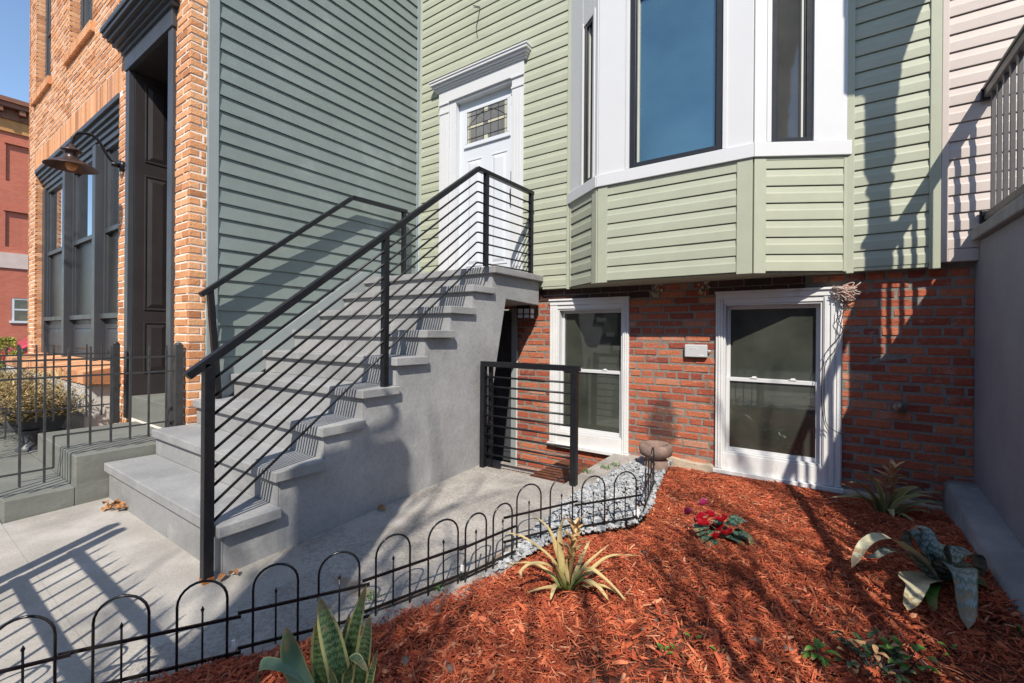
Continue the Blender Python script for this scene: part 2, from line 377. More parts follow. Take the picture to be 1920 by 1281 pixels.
def bricks(fr, s0, s1, z0, z1, L, H, jt, holes=(), headers=0, depth=.03, proud=.004, jit=.0015, mb=None, phase=0, skip=None):
    mb = mb or MB(); z = z0; row = 0
    while z + H * .5 < z1:
        h = min(H - jt, z1 - z)
        hd = headers and row % headers == headers - 1
        l = L / 2 if hd else L
        s = s0 - (l / 2 if row % 2 else 0) - random.uniform(0, .02)
        while s < s1:
            e = s + l * random.uniform(.97, 1.03) if jit > .001 else s + l
            for a, b in minus(max(s, s0), min(e - jt, s1), [(q[0], q[1]) for q in holes if q[2] < z + h - .005 and q[3] > z + .005]):
                if b - a > .012 and not (skip and skip((a + b) / 2, z + h / 2)):
                    pr = proud + random.uniform(-.0025, .0025)
                    j = lambda: random.uniform(-jit, jit)
                    zz0, zz1 = z + j(), z + h + j()
                    c = .004
                    vs = [fr(a, -depth, zz0), fr(b, -depth, zz0), fr(b, -depth, zz1), fr(a, -depth, zz1),
                          fr(a, pr - c, zz0), fr(b, pr - c, zz0), fr(b, pr - c, zz1), fr(a, pr - c, zz1),
                          fr(a + c, pr + j(), zz0 + c), fr(b - c, pr + j(), zz0 + c), fr(b - c, pr + j(), zz1 - c), fr(a + c, pr + j(), zz1 - c)]
                    mb.add(vs, [(0, 1, 5, 4), (1, 2, 6, 5), (2, 3, 7, 6), (3, 0, 4, 7), (4, 5, 9, 8), (5, 6, 10, 9), (6, 7, 11, 10), (7, 4, 8, 11), (8, 9, 10, 11)])
            s = e
        z += H; row += 1
    return mb
def backing(fr, s0, s1, z0, z1, d, holes, mb=None):
    """flat wall sheet at depth d with rectangular holes cut out"""
    mb = mb or MB()
    zs = sorted({z0, z1, *[min(max(h[2], z0), z1) for h in holes], *[min(max(h[3], z0), z1) for h in holes]})
    for a, b in zip(zs, zs[1:]):
        if b - a < 1e-5: continue
        for p, q in minus(s0, s1, [(h[0], h[1]) for h in holes if h[2] < b - 1e-5 and h[3] > a + 1e-5]):
            mb.fbox(fr, p, q, d - .05, d, a, b)
    return mb

# ------------------------------------------------------------------ camera (before building: at() uses it)
F, TH, YH, RO, HC = 837.4, R(34.62), 625.4, .00775, 1.22
cam = bpy.data.cameras.new('camera'); camo = bpy.data.objects.new('camera', cam); COL.objects.link(camo)
camo.location = (0, 0, HC)
camo.rotation_euler = (Matrix.Rotation(TH, 4, 'Z') @ Matrix.Rotation(R(90), 4, 'X') @ Matrix.Rotation(RO, 4, 'Z')).to_euler()
cam.sensor_width = 36; cam.lens = F / 1920 * 36; cam.shift_y = -(640.5 - YH) / 1920
cam.clip_start = .05; cam.clip_end = 3000
SC.camera = camo
def at(x, y, c):
    """point at photo position x, y and c metres in front of the lens"""
    a, b = x - 960, y - YH
    u = (math.cos(RO) * a + math.sin(RO) * b) / F; v = (-math.sin(RO) * a + math.cos(RO) * b) / F
    return Vector((c * (-math.sin(TH) + u * math.cos(TH)), c * (math.cos(TH) + u * math.sin(TH)), HC - c * v))
def dist(p):
    return -p[0] * math.sin(TH) + p[1] * math.cos(TH)

# ================================================================== SETTING
def gz(x, y):                       # paved level, rising gently to the house
    return max(-.07, min(.075, -.005 + .033 * (y - 1.1))) if y > -1 else -.07
EDGE = [(-2.30, -.15), (-2.08, .29), (-1.96, .51), (-1.825, .70), (-1.71, .91), (-1.585, 1.12), (-1.515, 1.33), (-1.435, 1.56), (-1.37, 1.74), (-1.325, 1.95), (-1.235, 2.32), (-1.09, 2.50), (-.91, 2.74), (-.93, 2.90), (-1.025, 3.42), (-1.10, 3.9)]
def edge_x(y):
    pts = EDGE
    for (x0, y0), (x1, y1) in zip(pts, pts[1:]):
        if y0 <= y <= y1: return x0 + (x1 - x0) * (y - y0) / max(1e-6, y1 - y0)
    return pts[0][0] if y < pts[0][1] else pts[-1][0]
def bedz(x, y):
    e = min(1, max(0, (x - edge_x(y)) / .5)); w = min(1, max(0, (4.1 - y) / .5))
    f = min(1, max(0, (y + .2) / .5))
    return -.02 + .012 * (y - 1) * (y > 1) + .075 * e ** .6 * (.35 + .65 * w) * f + .02 * noise.noise(Vector((x * 2.2, y * 2.2, 3))) + .012 * noise.noise(Vector((x * 7, y * 7, 1)))
def sheet(mb, x0, x1, y0, y1, zf, nx, ny, thick=0):
    vs = [(x0 + (x1 - x0) * i / nx, y0 + (y1 - y0) * j / ny) for j in range(ny + 1) for i in range(nx + 1)]
    mb.add([(x, y, zf(x, y)) for x, y in vs], [(j * (nx + 1) + i, j * (nx + 1) + i + 1, (j + 1) * (nx + 1) + i + 1, (j + 1) * (nx + 1) + i) for j in range(ny) for i in range(nx)])
g = MB(); sheet(g, -400, 400, -400, 1.0, lambda x, y: -.30, 2, 2); g.add([(-400, 1, -.3), (400, 1, -.3), (400, 400, -.3), (-400, 400, -.3)], [(0, 1, 2, 3)])
struct('ground', g, M('street_asphalt', (.07, .07, .072), .9, .15, 3, .4, 60))
sw = MB(); sheet(sw, -30, -2.13, -3.6, .5015, gz, 2, 20); sheet(sw, -2.131, 12, -3.6, -.195, lambda x, y: gz(x, y) - .004, 2, 12); struct('sidewalk', sw, CONC)
fc = MB()
sheet(fc, -4.30, -2.12, .50, 1.30, gz, 8, 6)
struct('front_path', fc, CONC)
# older concrete walk between stoop and bed, with a dropped area by the gate
pw = MB()
sheet(pw, -2.125, -1.40, -.20, 1.297, lambda x, y: gz(x, y) + .003, 8, 12)
sheet(pw, -2.50, -1.30, 1.30, 3.08, lambda x, y: gz(x, y), 10, 14)
sheet(pw, -1.62, -1.30, 3.08, 4.16, lambda x, y: gz(x, y) - .0, 4, 8)
pw.add([(-2.5, 3.08, gz(0, 3.08)), (-1.62, 3.08, gz(0, 3.08)), (-1.62, 3.08, -.5), (-2.5, 3.08, -.5)], [(0, 1, 2, 3)])
pw.add([(-1.62, 3.08, gz(0, 3.08)), (-1.62, 4.16, gz(0, 4.16)), (-1.62, 4.16, -.5), (-1.62, 3.08, -.5)], [(0, 1, 2, 3)])
sheet(pw, -4.3, -1.55, 3.02, 4.20, lambda x, y: -.26, 2, 2)
struct('old_path', pw, CONC2)
bd = MB(); sheet(bd, -2.2, .80, -.60, 4.16, lambda x, y: bedz(x, y) - .012 if x > edge_x(y) - .05 else -.09, 90, 140)
struct('garden_soil', bd, SOIL)

# ------------------------------------------------------------------ mulch (thousands of shreds: one stuff object)
def in_bed(x, y): return x > edge_x(y) - .012 + .06 * noise.noise(Vector((x * 9, y * 9, 0))) and x < .70 and y < 4.11
def shreds(n):
    V = []; FQ = []
    cnt = 0
    while cnt < n:
        y = .45 + 3.66 * RS.rand() ** 1.0; x = -1.95 + 2.66 * RS.rand()
        if not in_bed(x, y) or dist((x, y)) < .75: continue
        patch = noise.noise(Vector((x * 3, y * 3, 9)))
        if patch < -.22 and RS.rand() < .6: continue
        k = RS.rand(); near = 1.45 if dist((x, y)) < 2.0 else 1.15 if dist((x, y)) < 2.6 else 1.0
        if k < (.09 if near > 1.2 else .05): L, W, T = RS.uniform(.025, .05), RS.uniform(.007, .014), RS.uniform(.003, .005)
        elif k < .34: L, W, T = RS.uniform(.018, .042), RS.uniform(.003, .0055), RS.uniform(.0015, .003)
        else: L, W, T = RS.uniform(.014, .042), RS.uniform(.0012, .0026), RS.uniform(.001, .002)
        if RS.rand() < .6: L *= near; W *= near
        a = RS.uniform(0, math.pi * 2); pt = RS.normal(0, .28); rl = RS.uniform(-.7, .7)
        d = Vector((math.cos(a) * math.cos(pt), math.sin(a) * math.cos(pt), math.sin(pt)))
        s = Vector((-math.sin(a), math.cos(a), 0)); u = d.cross(s)
        s, u = s * math.cos(rl) + u * math.sin(rl), u * math.cos(rl) - s * math.sin(rl)
        c = Vector((x, y, bedz(x, y) + RS.uniform(-.006, .014) + abs(math.sin(pt)) * L * .25))
        bend = u * RS.uniform(-.15, .15) * L
        b = len(V)
        for t, wv in ((-.5, RS.uniform(.4, .9)), (0, 1), (.5, RS.uniform(.1, .8))):
            o = c + d * (L * t) + (bend if t == 0 else Vector())
            V += [o - s * (W * wv / 2), o + s * (W * wv / 2), o + u * T]
        for q in (0, 3):
            FQ += [(b + q, b + q + 3, b + q + 5, b + q + 2), (b + q + 1, b + q + 2, b + q + 5, b + q + 4)]
        cnt += 1
    m = MB(); m.v = [tuple(p) for p in V]; m.f = FQ; m.smooth = [False] * len(FQ)
    return m
struct('mulch', shreds(95000), MULCH, 'stuff')
# dirt in the walk's joint and cement smears along the stoop
def ribbon(mb, pts, w, seed):
    a = []
    for i, (x, y) in enumerate(pts):
        for k in range(6):
            if i == len(pts) - 1: break
            t = k / 6; a.append((x + (pts[i + 1][0] - x) * t, y + (pts[i + 1][1] - y) * t))
    a.append(pts[-1]); b = len(mb.v)
    for i, (x, y) in enumerate(a):
        q = a[min(i + 1, len(a) - 1)]; p = a[max(i - 1, 0)]; d = Vector((q[0] - p[0], q[1] - p[1], 0)).normalized(); n = Vector((-d.y, d.x, 0)); e = min(1, i / 3, (len(a) - 1 - i) / 3)
        for sgn in (-1, 1):
            r = w * e * (.5 + .9 * abs(noise.noise(Vector((x * 6, y * 6, seed + sgn))))) ; mb.v.append((x + n.x * r * sgn, y + n.y * r * sgn, gz(x, y) + .0065))
        if i: j = b + 2 * i; mb.f.append((j - 2, j, j + 1, j - 1)); mb.smooth.append(False)
m = MB(); ribbon(m, [(-1.60, 1.25), (-1.53, 1.45), (-1.45, 1.66), (-1.40, 1.84), (-1.42, 2.05)], .022, 8)
struct('joint_dirt', m, M('dirt', (.20, .14, .10), .95, .3, 20, .5, 60), 'stuff')
# white gravel strip
gv = MB()
cnt = 0
while cnt < 3000:
    y = random.uniform(1.72, 4.08); x = random.uniform(-1.62, -.92)
    lo = -1.35 - .10 * min(1, max(0, (y - 1.8) / .9)) + (.09 * max(0, (y - 2.9) / 1.1))
    hi = edge_x(y) + .03
    lo += .03 * noise.noise(Vector((x * 8, y * 8, 4)))
    if not lo < x < hi: continue
    r = random.uniform(.006, .0155)
    gv.blob((x, y, gz(x, y) + r * .35 + .006 + random.uniform(0, .012)), r, 1, random.uniform(.6, 1), random.uniform(.5, .8), 6, 4, .55, cnt)
    cnt += 1
gv.smooth = [False] * len(gv.f)
struct('gravel', gv, GRAVEL, 'stuff')

# ================================================================== SAGE HOUSE
house = root('row_house', 'sage green vinyl sided row house with white bay window over a red brick basement', 'house', (-1.8, 4.3, 0))
DOOR = (-3.84, -2.72, 1.60, 4.20)
BAYH = (-2.09, .145, 1.60, 5.2)
s1 = siding(facade, XS + .055, -2.13, 1.715, 7.2, .1175, DUTCH, [DOOR])
siding(facade, .19, .60, 1.715, 7.2, .1175, DUTCH, mb=s1)
siding(facade, -2.13, .19, 5.2, 7.2, .1175, DUTCH, mb=s1)
link('siding', s1, VINYL, house)
core = backing(facade, XS, .66, 1.705, 7.3, -.006, [DOOR, (-2.0, .05, 2.5, 4.3)])
core.box(XS, .85, 4.42, 4.46, -.6, 7.3)
link('wall', core, VINYL, house)
tr = MB()
tr.fbox(facade, XS + .022, XS + .06, -.01, .022, 1.70, 7.2)      # inside corner post
tr.fbox(facade, -2.135, -2.095, -.01, .026, 1.675, 5.2)
tr.fbox(facade, .15, .195, -.01, .026, 1.675, 5.2)
tr.fbox(facade, .598, .655, -.01, .026, 1.675, 7.2)
link('corner_trim', tr, VINYL, house, .004)
for a, b in ((-2.42, -2.136), (.197, .596)): link('starter_strip', MB().fbox(facade, a, b, -.06, .012, 1.69, 1.713), VINYL, house)
# basement brick
W1 = (-2.345, -1.515, -.40, 1.575); W2 = (-.725, .125, .03, 1.58)
W1b = (-2.345, -1.515, .08, 1.575)
holes = [W1b, W2, (-3.75, -2.79, -.5, 1.50)]
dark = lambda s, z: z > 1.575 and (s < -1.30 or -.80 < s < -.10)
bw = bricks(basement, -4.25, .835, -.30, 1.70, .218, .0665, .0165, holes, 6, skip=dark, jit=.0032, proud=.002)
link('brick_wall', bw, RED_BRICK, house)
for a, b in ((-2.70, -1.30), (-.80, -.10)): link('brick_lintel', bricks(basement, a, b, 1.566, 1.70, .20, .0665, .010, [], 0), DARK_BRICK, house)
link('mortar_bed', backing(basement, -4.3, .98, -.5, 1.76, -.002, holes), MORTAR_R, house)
pg = MB()
sheet_pts = []
for i in range(40):
    s = -1.22 + i * .05; h = .075 + .025 * noise.noise(Vector((s * 4, 0, 2))) + (.03 if s < -.73 else 0)
    sheet_pts.append((s, h))
for (a, h0), (b, h1) in zip(sheet_pts, sheet_pts[1:]):
    pg.add([(a, 4.105, -.2), (b, 4.105, -.2), (b, 4.112, h1), (a, 4.112, h0), (b, 4.16, h1 + .01), (a, 4.16, h0 + .01)], [(0, 1, 2, 3), (3, 2, 4, 5)])
link('footing', pg, PARGE, house)
cp = MB()
for cx, w in ((-1.245, .055), (-.845, .05)):
    cp = MB()
    for k in range(14):
        cp.blob((cx + random.uniform(-w, w), 4.141, 1.63 + random.uniform(-.06, .06)), random.uniform(.008, .020), 1, .35, 1, 7, 5, .6, k)
    link('mortar_patch', cp, PARGE, house)

def basement_window(cx, w, z0, z1, gcx, gw, gz0, gz1, zm, label):
    fr = basement; m = MB()
    x0, x1 = cx - w / 2, cx + w / 2; g0, g1 = gcx - gw / 2, gcx + gw / 2
    for a, b in ((x0, g0 - .045), (g1 + .045, x1)):              # fluted side casings
        m.fbox(fr, a, b, -.06, .022, z0 + .035, z1 - .06)
        n = 3
        for k in range(n):
            c0 = a + (b - a) * (k + .18) / n; c1 = a + (b - a) * (k + .82) / n
            m.fbox(fr, c0, c1, .022, .030 + .004 * (k % 2), z0 + .04, z1 - .07)
    m.fbox(fr, x0, x1, -.06, .030, z1 - .062, z1 - .018)
    m.fbox(fr, x0 - .006, x1 + .006, -.06, .044, z1 - .018, z1)
    m.fbox(fr, g0 - .0449, g1 + .0449, -.06, .018, gz1 + .04, z1 - .0621)
    m.fbox(fr, x0 - .012, x1 + .012, -.06, .052, z0, z0 + .034)      # sill
    m.fbox(fr, g0 - .0449, g1 + .0449, -.06, .02, z0 + .0341, gz0 - .045)
    o = link('window', m, WHITE_OLD, house, .003); o['label'] = label
    j = MB()                                                        # jamb liner
    j.fbox(fr, g0 - .0448, g0 - .028, -.12, .008, gz0 - .045, gz1 + .04); j.fbox(fr, g1 + .028, g1 + .0448, -.12, .008, gz0 - .045, gz1 + .04)
    j.fbox(fr, g0 - .0278, g1 + .0278, -.12, .008, gz1 + .024, gz1 + .0398); j.fbox(fr, g0 - .0278, g1 + .0278, -.12, .012, gz0 - .0448, gz0 - .030)
    link('jamb', j, WHITE, o, .002)
    s = MB()
    for (a, b, d) in ((gz0 - .029, zm + .018, -.030), (zm - .012, gz1 + .0235, -.058)):
        s.fbox(fr, g0 - .0275, g0, d - .024, d, a, b); s.fbox(fr, g1, g1 + .0275, d - .024, d, a, b)
        s.fbox(fr, g0 + .0002, g1 - .0002, d - .0245, d - .0005, a, a + .030); s.fbox(fr, g0 + .0002, g1 - .0002, d - .0245, d - .0005, b - .030, b)
    link('sash', s, WHITE, o, .002)
    p = MB(); p.fbox(fr, g0 - .01, g1 + .01, -.078, -.074, zm, gz1 + .01); link('pane', p, GLASS_LOW, o)
    p = MB(); p.fbox(fr, g0 - .01, g1 + .01, -.050, -.046, gz0 - .01, zm); link('pane', p, GLASS_LOW, o)
    for t in (.3, .75):
        l = MB(); c = g0 + gw * t; l.fbox(fr, c - .026, c + .026, -.048, -.024, zm + .018, zm + .024); l.fbox(fr, c - .012, c + .018, -.044, -.03, zm + .024, zm + .034)
        link('latch', l, PLASTIC_L, o, .002)
    b = MB(); b.fbox(fr, g0 - .05, g1 + .05, -.20, -.19, gz0 - .06, gz1 + .06); link('room_back', b, GLASS_LOW, o)
basement_window(-1.932, .862, .045, 1.582, -1.918, .62, .25, 1.44, .84, 'narrower white basement window beside the under-stoop door')
basement_window(-.300, .872, .055, 1.588, -.330, .605, .27, 1.445, .845, 'wide white basement window above the red mulch')

# front door and casing
m = MB(); fr = facade
m.fbox(fr, -3.92, -3.765, -.004, .030, 1.835, 4.05); m.fbox(fr, -2.825, -2.672, -.004, .030, 1.835, 4.05)
for a, b in ((-3.92, -3.765), (-2.825, -2.672)):
    for k in range(3):
        c0 = a + (b - a) * (.14 + .25 * k); m.fbox(fr, c0, c0 + .028, .030, .036, 1.95, 3.90)
    m.fbox(fr, a - .006, b + .006, .030, .040, 3.92, 3.945); m.fbox(fr, a - .008, b + .008, .0301, .046, 4.03, 4.049)
m.fbox(fr, -3.925, -2.667, -.004, .036, 4.0505, 4.20)
for k, (d, z0, z1) in enumerate(((.055, 4.2005, 4.218), (.07, 4.2185, 4.242), (.092, 4.2425, 4.270), (.115, 4.2705, 4.300), (.125, 4.3005, 4.320))):
    m.fbox(fr, -3.925 - d * .75, -2.667 + d * .75, -.004, d, z0, z1)
link('door_casing', m, WHITE, house, .003)
m = MB()
m.fbox(fr, -3.764, -3.665, -.10, .012, 1.835, 4.049); m.fbox(fr, -3.6648, -2.826, -.10, .012, 4.02, 4.049); m.fbox(fr, -3.70, -3.664, -.11, -.02, 1.835, 4.0)
link('door_jamb', m, WHITE, house, .003)
m = MB(); D0 = -.060
m.fbox(fr, -3.664, -2.80, -.10, D0, 1.845, 4.0195)
def raised(mb, fr, a, b, z0, z1, d):
    """moulded raised panel on a door face at depth d"""
    for q0, q1, y0, y1 in ((a, b, z0, z0 + .018), (a, b, z1 - .018, z1), (a, a + .018, z0 + .0181, z1 - .0181), (b - .018, b, z0 + .0181, z1 - .0181)):
        mb.fbox(fr, q0, q1, d, d + .008, y0, y1)
    i = .042
    vs = [fr(a + .024, d, z0 + .024), fr(b - .024, d, z0 + .024), fr(b - .024, d, z1 - .024), fr(a + .024, d, z1 - .024),
          fr(a + i + .02, d + .012, z0 + i + .02), fr(b - i - .02, d + .012, z0 + i + .02), fr(b - i - .02, d + .012, z1 - i - .02), fr(a + i + .02, d + .012, z1 - i - .02)]
    mb.add(vs, [(0, 1, 5, 4), (1, 2, 6, 5), (2, 3, 7, 6), (3, 0, 4, 7), (4, 5, 6, 7)])
raised(m, fr, -3.54, -3.30, 2.02, 3.31, D0); raised(m, fr, -3.17, -2.93, 2.02, 3.31, D0)
fd = link('front_door', m, WHITE_DOOR, house, .003); fd['label'] = 'white front door with a leaded glass light'
m = MB(); a, b, z0, z1 = -3.535, -2.94, 3.505, 3.885
m.fbox(fr, a - .03, b + .03, D0, D0 + .014, z0 - .03, z0); m.fbox(fr, a - .03, b + .03, D0, D0 + .014, z1, z1 + .03)
m.fbox(fr, a - .03, a, D0, D0 + .014, z0 + .0005, z1 - .0005); m.fbox(fr, b, b + .03, D0, D0 + .014, z0 + .0005, z1 - .0005); m.fbox(fr, a - .045, b + .045, D0, D0 + .022, z0 - .052, z0 - .031)
link('glass_frame', m, WHITE_DOOR, fd, .003)
m = MB(); m.fbox(fr, a, b, D0 - .004, D0 + .003, z0, z1); link('pane', m, GREYGLASS, fd)
m = MB(); mid = (z0 + z1) / 2; c = (a + b) / 2
for p, q, y0, y1 in ((a + .012, a + .045, z0 + .004, z1 - .004), (b - .045, b - .012, z0 + .004, z1 - .004), (a + .05, c - .045, mid - .01, mid + .02), (c + .02, b - .05, mid - .01, mid + .02), (c - .04, c + .015, z1 - .05, z1 - .004), (c - .04, c + .015, z0 + .004, z0 + .05)):
    link('cream_glass', MB().fbox(fr, p, q, D0 + .003, D0 + .005, y0, y1), CREAMGLASS, fd)
m = MB()
arc = [fr(a + (b - a) * t, D0 + .005, mid + .005 + .15 * math.sin(math.pi * t)) for t in [i / 16 for i in range(17)]]
m.tube(arc, .003, 5)
for t in (.06, .23, .42, .60, .78, .94): m.bar(fr(a + (b - a) * t, D0 + .005, z0), fr(a + (b - a) * t, D0 + .005, z1), .005)
for q in (mid - .013, mid + .023, z0 + .055, z1 - .055): m.bar(fr(a, D0 + .005, q), fr(b, D0 + .005, q), .005)
link('lead_line', m, LEAD, fd)
m = MB(); hx = -2.853
m.fbox(fr, hx - .035, hx + .035, D0, D0 + .012, 2.93, 3.05); m.tube([fr(hx, D0 + .01, 2.99), fr(hx, D0 + .035, 2.99)], .02, 10)
m.tube([fr(hx, D0 + .008, 2.88), fr(hx, D0 + .02, 2.865), fr(hx, D0 + .05, 2.82), fr(hx, D0 + .055, 2.75), fr(hx, D0 + .035, 2.69), fr(hx, D0 + .01, 2.655)], [.016, .016, .014, .016, .016, .018], 8)
m.fbox(fr, hx - .02, hx + .02, D0, D0 + .01, 2.80, 2.90); m.fbox(fr, hx - .016, hx + .016, D0, D0 + .01, 2.62, 2.68)
link('handle', m, BLACK, fd, .003)
# under-stoop door
m = MB(); fr = basement
m.fbox(fr, -3.7, -2.865, -.16, -.10, -.26, 1.47); raised(m, fr, -3.2, -2.93, .75, 1.36, -.10); raised(m, fr, -3.2, -2.93, -.15, .6, -.10)
ud = link('basement_door', m, CHAR, house, .003); ud['label'] = 'dark door in the shade under the stoop'
m = MB(); m.fbox(fr, -2.8645, -2.795, -.16, .012, -.27, 1.50); link('frame', m, SLATE_TRIM, ud, .003)
m = MB(); m.fbox(fr, -2.7945, -2.782, -.05, .010, -.27, 1.02); link('frame_edge', m, WHITE, ud)

# bay window
bay = MB(); A, B, C_, D_ = (-2.10, YF), (-1.65, 3.75), (-.42, 3.75), (.155, YF)
faces = [slant(A, B), slant(B, C_), slant(C_, D_)]
ZB, ZS = 1.69, 2.535
for fr, L in faces: siding(fr, .03, L - .03, ZB + .006, ZS - .012, .1262, DUTCH, mb=bay)
bo = link('bay_window', bay, VINYL, house)
m = MB()
for fr, L in faces: siding(fr, .03, L - .03, 4.62, 5.3, .1175, DUTCH, mb=m)
link('upper_siding', m, VINYL, bo); bo['label'] = 'three sided bay with white framed tall windows'
m = MB()
for (fr, L), (e0, e1) in zip(faces, ((.0, .055), (.06, .075), (.055, .0))):
    m.fbox(fr, 0, e0 + .03, -.01, .024, ZB - .012, ZS) if e0 else m.fbox(fr, 0, .035, -.01, .022, ZB, ZS)
    m.fbox(fr, L - e1 - .03, L, -.01, .0245, ZB - .012, ZS) if e1 else m.fbox(fr, L - .035, L, -.01, .022, ZB, ZS)
    m.fbox(fr, .036, L - .036, -.01, .021, ZS - .022, ZS)
link('corner_post', m, VINYL, bo, .003)
m = MB(); m.prism([(A[0], A[1]), (B[0], B[1]), (C_[0], C_[1]), (D_[0], D_[1])], 'z', ZB - .001, ZB + .004)
m.prism([(A[0], A[1] + .06), (A[0], A[1]), (B[0], B[1]), (C_[0], C_[1]), (D_[0], D_[1]), (D_[0], D_[1] + .06)], 'z', ZB - .006, ZB - .002)
link('soffit', m, VINYL, bo)
m = MB()
for fr, L in faces: m.fbox(fr, -.008, L + .008, -.02, .040, ZS + .0005, ZS + .105)
link('sill', m, WHITE, bo, .004)
m = MB(); ZH = 4.16
def face_trim(fr, L, w0, w1, zb=2.645):
    m.fbox(fr, 0, w0, -.02, .020, ZS + .1055, 4.62); m.fbox(fr, w1, L, -.02, .020, ZS + .1055, 4.62)
    m.fbox(fr, w0 + .0004, w1 - .0004, -.02, .0195, ZH, 4.6195)
    m.fbox(fr, w0 - .02, w0 + .012, -.07, .028, zb, ZH + .03); m.fbox(fr, w1 - .012, w1 + .02, -.07, .028, zb, ZH + .03)
fr0, L0 = faces[0]; fr1, L1 = faces[1]; fr2, L2 = faces[2]
face_trim(fr0, L0, .27, L0 - .07); face_trim(fr1, L1, .272, 1.035); face_trim(fr2, L2, .105, .425)
link('white_panel', m, WHITE, bo, .003)
def sash_window(fr, s0, s1, z0, z1, gm, fw=.04, bead=0):
    m = MB()
    m.fbox(fr, s0, s0 + fw, -.06, .012, z0, z1); m.fbox(fr, s1 - fw, s1, -.06, .012, z0, z1); m.fbox(fr, s0 + fw + .0003, s1 - fw - .0003, -.06, .0115, z0, z0 + fw); m.fbox(fr, s0 + fw + .0003, s1 - fw - .0003, -.06, .0115, z1 - fw, z1)
    i = fw + .012
    m.fbox(fr, s0 + fw, s0 + i, -.06, .002, z0 + fw, z1 - fw); m.fbox(fr, s1 - i, s1 - fw, -.06, .002, z0 + fw, z1 - fw)
    link('frame', m, FRAME_BLK, bo, .003)
    m = MB(); bx = s1 - i - .016 if bead else s0 + i; m.fbox(fr, bx, bx + .014, -.05, -.008, z0 + fw, z1 - fw); link('cream_bead', m, FRAME_CRM, bo)
    m = MB(); m.fbox(fr, s0 + i + .0145, s1 - i, -.035, -.030, z0 + fw + .001, z1 - fw - .001); link('pane', m, gm, bo)
sash_window(fr0, .285, L0 - .085, 2.642, ZH, GLASS_SIDE); sash_window(fr1, .286, 1.021, 2.642, ZH, GLASS_BAY, .048); sash_window(fr2, .12, .41, 2.642, ZH, GLASS_SIDE, bead=1)
m = MB(); m.prism([(A[0] - .1, A[1]), (B[0] - .06, B[1] - .1), (C_[0] + .06, C_[1] - .1), (D_[0] + .1, D_[1])], 'z', 5.3, 5.42); link('cornice', m, WHITE, bo, .01)
m = MB(); m.box(XS - .0, .66, 3.9, 4.08, 7.3, 7.6); link('roof_edge', m, WHITE, house, .01)

# wall mounted bits of the sage house
m = MB(); pts = [at(887, 10, 4.94), at(900, 13, 4.90), at(897, 32, 4.91), at(893, 50, 4.92), at(895, 71, 4.92)]
pts = [Vector((p.x, 4.055, p.z)) for p in [Vector((p.x * 4.055 / p.y, 4.055, HC + (p.z - HC) * 4.055 / p.y)) for p in pts]]
tag(link('cable', MB().tube(pts, .004, 6), WIREB), 'short black cable hanging loose on sage siding above the door', 'cable')
jb = root('junction_box', 'small grey plastic box screwed to red brick between the basement windows', 'box', (-.88, 4.14, 1.03))
m = MB(); m.fbox(basement, -.985, -.80, .002, .045, 1.025, 1.135); link('box_cover', m, PLASTIC, jb, .008, 3)
m = MB()
zz = [1.094, 1.106, 1.098, 1.108, 1.096, 1.106, 1.098, 1.104]
m.tube([basement(-.935 + .0085 * i, .0455, q) for i, q in enumerate(zz)], .0016, 5); link('logo', m, PLASTIC_L, jb)
m = MB(); m.fbox(basement, -.86, -.825, .045, .0463, 1.038, 1.048); link('small_print', m, PLASTIC_L, jb)
m = MB(); m.tube([basement(-.80, .02, 1.085), basement(-.79, .03, 1.08), basement(-.775, .02, 1.082)], .008, 8); link('cable_gland', m, PLASTIC, jb)
pl = root('pipe_stub', 'weathered round brass pipe stub with cap poking out of the red brick', 'pipe', (.42, 4.14, .70))
q = Vector((.40, 4.14, .70))
px = lambda x, y, Y: (lambda p: Vector((p.x * Y / p.y, Y, HC + (p.z - HC) * Y / p.y)))(at(x, y, 1))
q = px(1686, 763, 4.11)
m = MB(); m.tube([q + Vector((0, .03, 0)), q + Vector((0, -.03, 0))], .020, 12); link('pipe', m, BRASS, pl)
m = MB(); m.tube([q + Vector((0, -.015, 0)), q + Vector((0, -.05, .0))], [.042, .038], 8); m.blob(q + Vector((0, -.05, .010)), .026, 1, 1, 1, 8, 6, .2, 3); link('cap', m, BRASS, pl)
ws = root('wire_bundle', 'tangle of loose beige and dark wires over the corner of the wide basement window', 'wires', (.15, 4.1, 1.58))
q = px(1586, 545, 4.09); m = MB()
for k in range(9):
    p = [q + Vector((random.uniform(-.085, .085), random.uniform(-.05, .03), random.uniform(-.07, .06))) for _ in range(6)]
    cr = MB().strap(p, .001); pts = [Vector(cr.v[i * 5 + 2]) for i in range(19)]
    m.tube(pts, .0032, 5)
link('wire_coil', m, WIREM, ws)
for pl_ in ([(1588, 560), (1578, 600), (1570, 650), (1548, 680), (1545, 740), (1548, 790), (1560, 805), (1580, 815)], [(1580, 555), (1570, 590), (1580, 620), (1566, 640), (1545, 670), (1540, 740), (1545, 790), (1555, 812)], [(1576, 560), (1584, 580), (1568, 600), (1580, 618), (1574, 632)]):
    cr = MB().strap([px(x, y, 4.085) for x, y in pl_], .001); link('loose_wire', MB().tube([Vector(cr.v[i * 5 + 2]) for i in range(19)], .0028, 5), WIREB, ws)
ln = root('wall_lantern', 'small black box lantern with frosted panes in the shade under the stoop', 'lamp', (-2.70, 4.1, 1.38))
q = px(985, 588, 4.04); m = MB()
m.box(q.x - .085, q.x + .085, 4.0, 4.135, q.z + .052, q.z + .085); m.box(q.x - .06, q.x + .06, 4.12, 4.148, q.z - .06, q.z + .08)
for a in (-.08, 0, .08):
    m.box(q.x + a - .006, q.x + a + .006, 4.0, 4.012, q.z - .06, q.z + .0515)
for a in (-.08, .08): m.box(q.x + a - .006, q.x + a + .006, 4.10, 4.112, q.z - .06, q.z + .0515)
